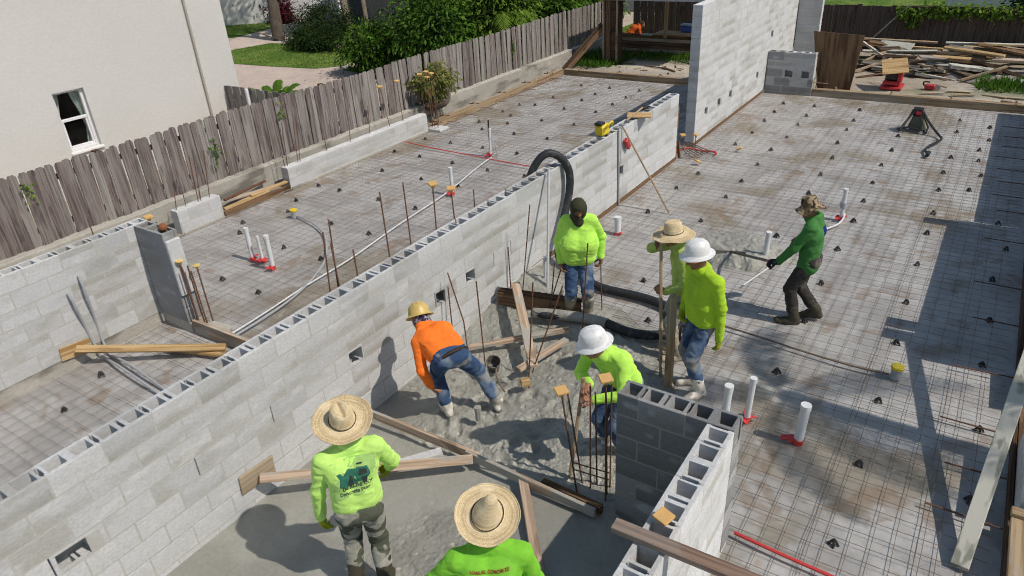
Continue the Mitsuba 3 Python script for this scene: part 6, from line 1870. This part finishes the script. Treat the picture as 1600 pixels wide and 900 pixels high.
wpiece('wall', (-12, 0.0, -0.1), (2.6, 0.3, 6), 'white_wall_mat', h)
wpiece('wall', (2.3, 0.302, -0.1), (2.6, 6, 6), 'white_wall_mat', h)
gd = wpiece('garage_door', (-0.3, -0.06, 0.0), (2.2, -0.002, 2.6), 'white_frame_mat', h, 0.004)
for i in range(5):
    wpiece('panel', (-0.25, -0.085, 0.03 + 0.52 * i), (2.15, -0.062, 0.50 + 0.52 * i), 'white_frame_mat', gd, 0.012)
for x in (-5.2, -3.6):
    wpiece('column', (x - 0.18, -1.2, -0.1), (x + 0.18, -0.84, 5), 'white_wall_mat', h, 0.02)
w_ = wpiece('window', (-5.0, -0.06, 0.4), (-3.9, -0.002, 2.2), 'white_frame_mat', h, 0.004)
wpiece('glass', (-4.9, -0.085, 0.5), (-4.0, -0.062, 2.1), 'dark_room_mat', w_, 0.002)
wpiece('roof', (-12.5, -0.8, 6.005), (3.2, 6.5, 6.3), 'taupe_mat', h, 0.02)
h = thing('house', 'shaded brown house behind the palms', 'house')
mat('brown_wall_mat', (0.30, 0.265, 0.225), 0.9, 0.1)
put('wall', span((-19.6, 22.9, -0.1), (-12.0, 23.2, 5), 0.01), 'brown_wall_mat', h)
put('wall', span((-19.9, 22.9, -0.1), (-19.605, 30, 5), 0.01), 'brown_wall_mat', h)
put('door', span((-19.4, 22.8, 0), (-18.6, 22.897, 2.3), 0.01), 'dark_room_mat', h)
put('roof', span((-20.2, 21.7, 5.005), (-11.4, 30, 5.25), 0.02), 'taupe_mat', h)
h = thing('house', 'grey house wall seen above the far end of the picket fence', 'house')
put('wall', span((-16, 30.5, -0.1), (-8.2, 30.8, 4.5), 0.01), mat('grey_wall_mat', (0.42, 0.43, 0.43), 0.9, 0.1), h)
w_ = put('window', span((-11.4, 30.42, 0.3), (-9.8, 30.497, 1.6), 0.01), 'white_frame_mat', h)
put('glass', span((-11.3, 30.40, 0.4), (-9.9, 30.418, 1.5), 0.003), 'dark_room_mat', w_)
put('roof', span((-16.6, 29.6, 4.505), (-7.6, 34, 4.8), 0.02), 'taupe_mat', h)

# big shrubs and small trees right behind the picket fence
SH = [((-12.0, 16.3, 0.70), (0.8, 0.9, 0.8), 'leaf_green_mat', 70, 5200, 0.17, 'bushy mid green shrub at the left end of the shrubs behind the fence'),
      ((-9.9, 16.9, 1.25), (1.2, 1.2, 1.15), 'leaf_green_mat', 95, 7500, 0.20, 'leafy green shrub behind the fence, second from the driveway'),
      ((-9.2, 19.0, 1.6), (1.3, 1.4, 1.3), 'leaf_bright_mat', 80, 5600, 0.22, 'bright yellow green tree behind the middle of the fence'),
      ((-11.4, 20.6, 2.2), (1.9, 1.7, 1.9), 'leaf_green_mat', 120, 8500, 0.22, 'tall dense green tree towering behind the shrubs'),
      ((-8.6, 21.8, 1.3), (1.2, 1.5, 1.0), 'leaf_green_mat', 80, 5600, 0.20, 'green shrub behind the fence before the dark corner fence'),
      ((-8.4, 24.6, 1.35), (1.3, 1.3, 0.95), 'leaf_bright_mat', 60, 4200, 0.20, 'bright green shrub at the far end behind the fence')]
for i, (c, rad, m_, a, b, s_, lab) in enumerate(SH):
    bush('shrub' if c[2] < 1.9 else 'tree', lab, 'shrub' if c[2] < 1.9 else 'tree', c, rad, m_, a, b, s_, 60 + i, stems=7, extra='leaf_dark_mat', droop=0.55, aspect=0.36)
t = thing('palm', 'large bright arching palm frond clump among the shrubs behind the fence', 'palm')
rr = np.random.default_rng(70)
for a in (-0.9, -0.35, 0.2, 0.8, 1.5, 2.6, 4.0):
    put('frond', frond((-8.6, 18.7, 1.5), (math.cos(a), math.sin(a), 0.15), 1.5, rr, 0.42, 24, 0.45), 'leaf_bright_mat', t)
put('trunk', tube([(-8.6, 18.7, -0.05), (-8.6, 18.7, 1.5)], 0.09, 8), 'bark_mat', t, smooth=True)
t = thing('palm', 'feathery young palm behind the cross fence', 'palm')
for i in range(15):
    a = i * 2.4
    put('frond', frond((-8.95, 9.75, 0.40 + 0.02 * i), (math.cos(a), math.sin(a), 0.5), 0.85, rr, 0.16, 44, 1.0), 'leaf_green_mat', t)
put('trunk', tube([(-8.95, 9.75, -0.05), (-8.95, 9.75, 0.8)], 0.05, 8), 'bark_mat', t, smooth=True)
bush('shrub', 'yellow mottled croton bush before the picket fence', 'shrub', (-6.34, 12.35, 0.98), (0.36, 0.72, 0.52), 'leaf_yellow_mat', 46, 1700, 0.15, 71, stems=9, trunk=(-6.36, 12.2, 0.4), aspect=0.34)
VN = [(3.2, 1.38, 'small creeper on the picket fence at the far left'), (6.35, 1.0, 'small green vine on the picket fence above the short low wall'), (7.95, 1.35, 'green vine hanging over the top of the picket fence'), (16.2, 1.1, 'yellow green vine streak on the far part of the picket fence')]
for i, (y, z, lab) in enumerate(VN):
    rr = np.random.default_rng(80 + i)
    n = 34
    p = np.c_[np.full(n, -6.555) + rr.uniform(0, 0.04, n), y + rr.normal(0, 0.05, n), np.clip(z + rr.normal(0, 0.13, n), 0.5, 1.62)]
    m, uv = leaves(p, np.tile([1.0, 0, -0.3], (n, 1)), 0.055, rr, 0.7)
    k = put('creeper', m, 'leaf_green_mat' if i % 2 else 'leaf_bright_mat', uv=uv)
    tag(k, lab, 'creeper')
t = thing('vine', 'bright green vine spilling over the dark far fence', 'vine')
rr = np.random.default_rng(90)
n = 1500
x = rr.uniform(2.0, 6.5, n)
p = np.c_[x, 24.2 + rr.uniform(-0.12, 0.25, n), 1.32 + rr.normal(0, 0.08, n) - np.abs(rr.normal(0, 0.12, n)) - 0.22 * np.exp(-((x - 2.45) / 0.25) ** 2) * rr.random(n) * 2]
m, uv = leaves(p, np.tile([0, -1.0, 0.1], (n, 1)), 0.14, rr, 0.6)
put('leaves', m, 'leaf_bright_mat', t, uv=uv)
put('stem', tube(spline([(2.0, 24.2, 1.3), (3.2, 24.18, 1.34), (4.6, 24.2, 1.3), (6.4, 24.2, 1.3)], 20), 0.014, 5), 'bark_mat', t)
plank('brown batten leaning diagonally on the far fence', (2.30, 24.2, 1.35), (1.15, 23.9, 0.0), 0.09, 0.03, 'grey_wood_mat')
bush('shrub', 'dark leafy shrub hanging over the fence above the timber crib', 'shrub', (-4.6, 25.4, 1.5), (2.2, 0.8, 0.8), 'leaf_green_mat', 70, 4200, 0.2, 91)
bush('shrub', 'dark green shrub over the far fence at the right edge', 'shrub', (6.2, 25.0, 1.4), (1.6, 0.7, 0.6), 'leaf_dark_mat', 60, 3600, 0.16, 92)

# palm standing off to the right; its fronds throw the broken shade on the right bed
palm('palm tree standing to the right of the right hand bed', (9.1, 5.6, -0.05), (8.4, 5.75, 5.7), 0.16, 1.9, 7, 53, up=0.35)

# ---------------------------------------------------------------- far end of the site: sand, shelter, crib, timber
def mound_z(X, Y):
    d = np.hypot((X + 3.9) / 2.3, (Y - 19.1) / 0.95)
    return -0.03 + 0.16 * S(1.05, 0.35, d + 0.3 * nz(X, Y, 1.5, 51)) + 0.03 * nz(X, Y, 7, 52)


k = put('sand', grid(-6.6, -0.3, 18.12, 20.4, 0.06, mound_z), 'sand_mat', smooth=True)
tag(k, 'low spread of sand behind the left bed form', 'sand', kind='stuff')


def right_z(X, Y):
    return 0.02 + 0.06 * nz(X, Y, 1.3, 53) + 0.03 * nz(X, Y, 6, 54) + 0.10 * S(18.1, 18.8, Y) * S(24, 21, Y) * (0.6 + nz(X, Y, 0.8, 55)) - 0.05


k = put('sand', grid(1.0, 8.5, 18.12, 22.2, 0.06, right_z), 'sand_mat', smooth=True)
tag(k, 'rutted sand behind the right bed form', 'sand', kind='stuff')
rr = np.random.default_rng(95)
n = 1300
p = np.c_[rr.uniform(-6.4, -4.9, n), rr.uniform(18.9, 21.2, n), np.zeros(n)]
p2 = np.c_[rr.uniform(-4.9, -0.6, 900), rr.uniform(20.5, 21.3, 900), np.zeros(900)]
p3 = np.c_[rr.uniform(4.6, 6.2, 900), rr.uniform(19.6, 20.6, 900), np.zeros(900)]
p = np.vstack([p, p2, p3])
m, uv = leaves(p, np.tile([0, 0, 1.4], (len(p), 1)), 0.30, rr, 0.09, -0.3)
k = put('weeds', m, 'leaf_green_mat', uv=uv)
tag(k, 'tufts of tall weeds round the shelter and the timber', 'weeds', kind='stuff')
t = thing('shelter', 'open timber shelter with a flat roof at the far left of the site', 'shelter')
put('column_form', cbox((0.42, 0.42, 2.0), 0.006, (-5.18, 19.75, 0.95)), 'dark_wood_mat', t)
for x, m_ in ((-5.40, 'tan_wood_mat'), (-4.96, 'tan_wood_mat')):
    put_board('batten', (x, 19.52, 0), (x, 19.52, 1.93), 0.05, 0.05, m_, t)
put_board('batten', (-5.25, 19.52, 0), (-5.25, 19.52, 1.93), 0.14, 0.03, 'brown_wood_mat', t, up=(0, 1, 0))
put_board('post', (-4.12, 21.3, 0.6), (-4.12, 21.3, 1.93), 0.10, 0.10, 'tan_wood_mat', t)
put_board('post', (-2.6, 21.9, 0), (-2.6, 21.9, 1.93), 0.10, 0.10, 'brown_wood_mat', t)
put('roof', span((-5.55, 19.45, 1.935), (-2.2, 22.2, 2.12), 0.01), 'grey_wall_mat', t)
for q in (0.0, 0.16):
    put_board('brace', (-6.25 + q, 18.5, 0.05), (-5.45, 19.5, 1.25 - q), 0.035, 0.13, 'dark_wood_mat' if q == 0 else 'brown_wood_mat', t)
t = thing('timber_crib', 'low crib wall of stacked brown timbers under the shelter', 'timber wall')
for i in range(6):
    put_board('timber', (-5.9 + rr.normal(0, .05), 21.5 + rr.normal(0, .01), 0.055 + 0.11 * i), (-2.5 + rr.normal(0, .05), 21.5 + rr.normal(0, .01), 0.055 + 0.11 * i), 0.14, 0.10, ['brown_wood_mat', 'muddy_wood_mat', 'brown_wood_mat'][i % 3], t)
put_board('lid', (-4.55, 21.62, 0.70), (-2.6, 21.62, 0.70), 0.75, 0.03, 'tan_wood_mat', t)
put_board('lid', (-5.0, 21.45, 0.66), (-4.6, 21.45, 0.66), 0.18, 0.04, 'painted_plank_mat', t)
t = thing('cooler', 'blue drinks cooler standing on the timber crib', 'cooler')
put('box', cbox((0.36, 0.24, 0.20), 0.03, (-3.62, 21.85, 0.815)), mat('blue_plastic_mat', (0.03, 0.12, 0.42), 0.4, 0.4), t)
put('lid', cbox((0.38, 0.26, 0.05), 0.02, (-3.62, 21.85, 0.945)), mat('pale_blue_mat', (0.35, 0.45, 0.6), 0.4, 0.4), t)
for a, b, l_ in (((-5.2, 20.3, 0.03), (-4.7, 21.1, 0.35), 'pale stick leaning on the timber crib by the shelter'), ((-3.9, 19.3, 0.16), (-3.1, 19.05, 0.17), 'thin dark stick lying on the sand'), ((-3.3, 19.2, 0.17), (-2.8, 18.9, 0.14), 'short dark stick at the right of the sand'), ((-3.4, 20.9, 0.05), (-2.4, 20.6, 0.45), 'plank leaning against the right of the timber crib')):
    plank(l_, a, b, 0.05 if 'stick' in l_ else 0.12, 0.03, 'brown_wood_mat', cat='stick' if 'stick' in l_ else 'board')
# man in orange far off under the shelter
pos, fwd = (-5.75, 22.3, -0.36), (0.75, 0.66)
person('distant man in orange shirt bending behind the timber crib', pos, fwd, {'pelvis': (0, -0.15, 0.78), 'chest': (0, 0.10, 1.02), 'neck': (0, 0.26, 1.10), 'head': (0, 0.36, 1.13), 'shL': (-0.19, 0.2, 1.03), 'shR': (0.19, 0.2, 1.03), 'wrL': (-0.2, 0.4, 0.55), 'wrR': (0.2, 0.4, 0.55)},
       'shaded_orange_mat', 'charcoal_mat', 'skin_brown_mat', 'boot_dark_mat', seed=19, headdir=(0, 1, -0.6), headup=(0, 0.6, 1))
kk = [k for k in labels if labels[k].get('label', '').startswith('distant man')][0]
put('hair', blob([(PEOPLE[kk]['head'] + (-0.02, -0.02, 0.03), PEOPLE[kk]['head'] + (0.0, 0.0, 0.045), 0.088, 0.088)], 0.012, 0.02, 1), 'hat_cord_mat', kk, smooth=True)
for i in range(16):
    x, y, a = rr.uniform(-5.2, -1.2), rr.uniform(18.5, 19.9), rr.uniform(0, 3.1)
    z = float(mound_z(np.array([[x]]), np.array([[y]]))[0, 0]) + 0.015
    L_ = rr.uniform(0.08, 0.3)
    k = put_board('wood_scrap', (x, y, z), (x + L_ * math.cos(a), y + L_ * math.sin(a), z), 0.05, 0.03, ['tan_wood_mat', 'dark_wood_mat', 'muddy_wood_mat'][i % 3])
    _where[k] = (x, y, z)
    tag(k, 'small scrap of wood lying on the sand before the timber crib', 'wood scrap', 'wood scraps on the sand')
# heap of reclaimed timber
rr = np.random.default_rng(97)
MIXW = ['tan_wood_mat', 'brown_wood_mat', 'dark_wood_mat', 'grey_wood_mat', 'muddy_wood_mat', 'painted_plank_mat', 'brown_wood_mat', 'dark_wood_mat', 'new_wood_mat']
pile = thing('timber_pile', 'heap of reclaimed boards along the dark far fence', 'timber pile')
for i in range(85):
    L_ = rr.uniform(0.6, 2.0)
    x = rr.uniform(1.6, 7.8); y = rr.uniform(20.5, 23.6)
    hz = 0.62 * math.exp(-((y - 22.6) / 1.2) ** 2) * (0.65 + 0.45 * math.exp(-((x - 5.2) / 1.1) ** 2)) * rr.uniform(0.15, 1.0)
    a = rr.normal(0, 0.4) if rr.random() < 0.7 else rr.uniform(-1, 1)
    d = np.array([math.cos(a), math.sin(a), rr.normal(0, 0.07)]) * L_ / 2
    c = np.array([x, y, 0.05 + hz])
    put_board('board', c - d, c + d, rr.uniform(0.09, 0.34), rr.uniform(0.035, 0.09), MIXW[rr.integers(len(MIXW))], pile, roll=rr.normal(0, 0.25))
for (x0, y0, z0), (x1, y1, z1), w_, m_ in (((1.35, 23.3, 0.50), (3.3, 23.35, 0.47), 0.14, 'tan_wood_mat'), ((1.3, 23.0, 0.40), (3.6, 23.0, 0.36), 0.12, 'new_wood_mat'), ((3.5, 23.5, 0.45), (7.6, 23.6, 0.5), 0.16, 'painted_plank_mat'), ((1.6, 22.4, 0.30), (3.0, 22.6, 0.34), 0.10, 'tan_wood_mat'), ((1.5, 21.3, 0.1), (2.2, 22.6, 0.36), 0.06, 'tan_wood_mat'), ((1.6, 20.6, 0.08), (2.4, 21.6, 0.3), 0.06, 'tan_wood_mat'), ((4.2, 20.4, 0.1), (5.1, 20.9, 0.4), 0.07, 'tan_wood_mat'), ((4.3, 22.6, 0.62), (5.6, 22.0, 0.5), 0.3, 'brown_wood_mat')):
    put_board('board', (x0, y0, z0), (x1, y1, z1), w_, 0.05, m_, pile)
for i in range(7):
    x, y = rr.uniform(3.4, 5.4), rr.uniform(18.5, 19.3)
    a = rr.normal(0, 0.3)
    _where[plank('pale offcut of wood strewn on the sand before the timber heap', (x, y, 0.06), (x + 0.5 * math.cos(a), y + 0.5 * math.sin(a), 0.07), 0.07, 0.03, ['tan_wood_mat', 'muddy_wood_mat'][i % 2])] = (x, y, 0)
for k in [k for k in labels if labels[k].get('label', '').startswith('pale offcut of wood')]:
    labels[k]['group'] = 'offcuts on the sand'
count_off('small scrap of wood lying', 'small scrap of wood on the sand before the timber crib, {} from the left', 0)
count_off('pale offcut of wood strewn', 'pale offcut of wood on the sand before the timber heap, {} from the left', 0)
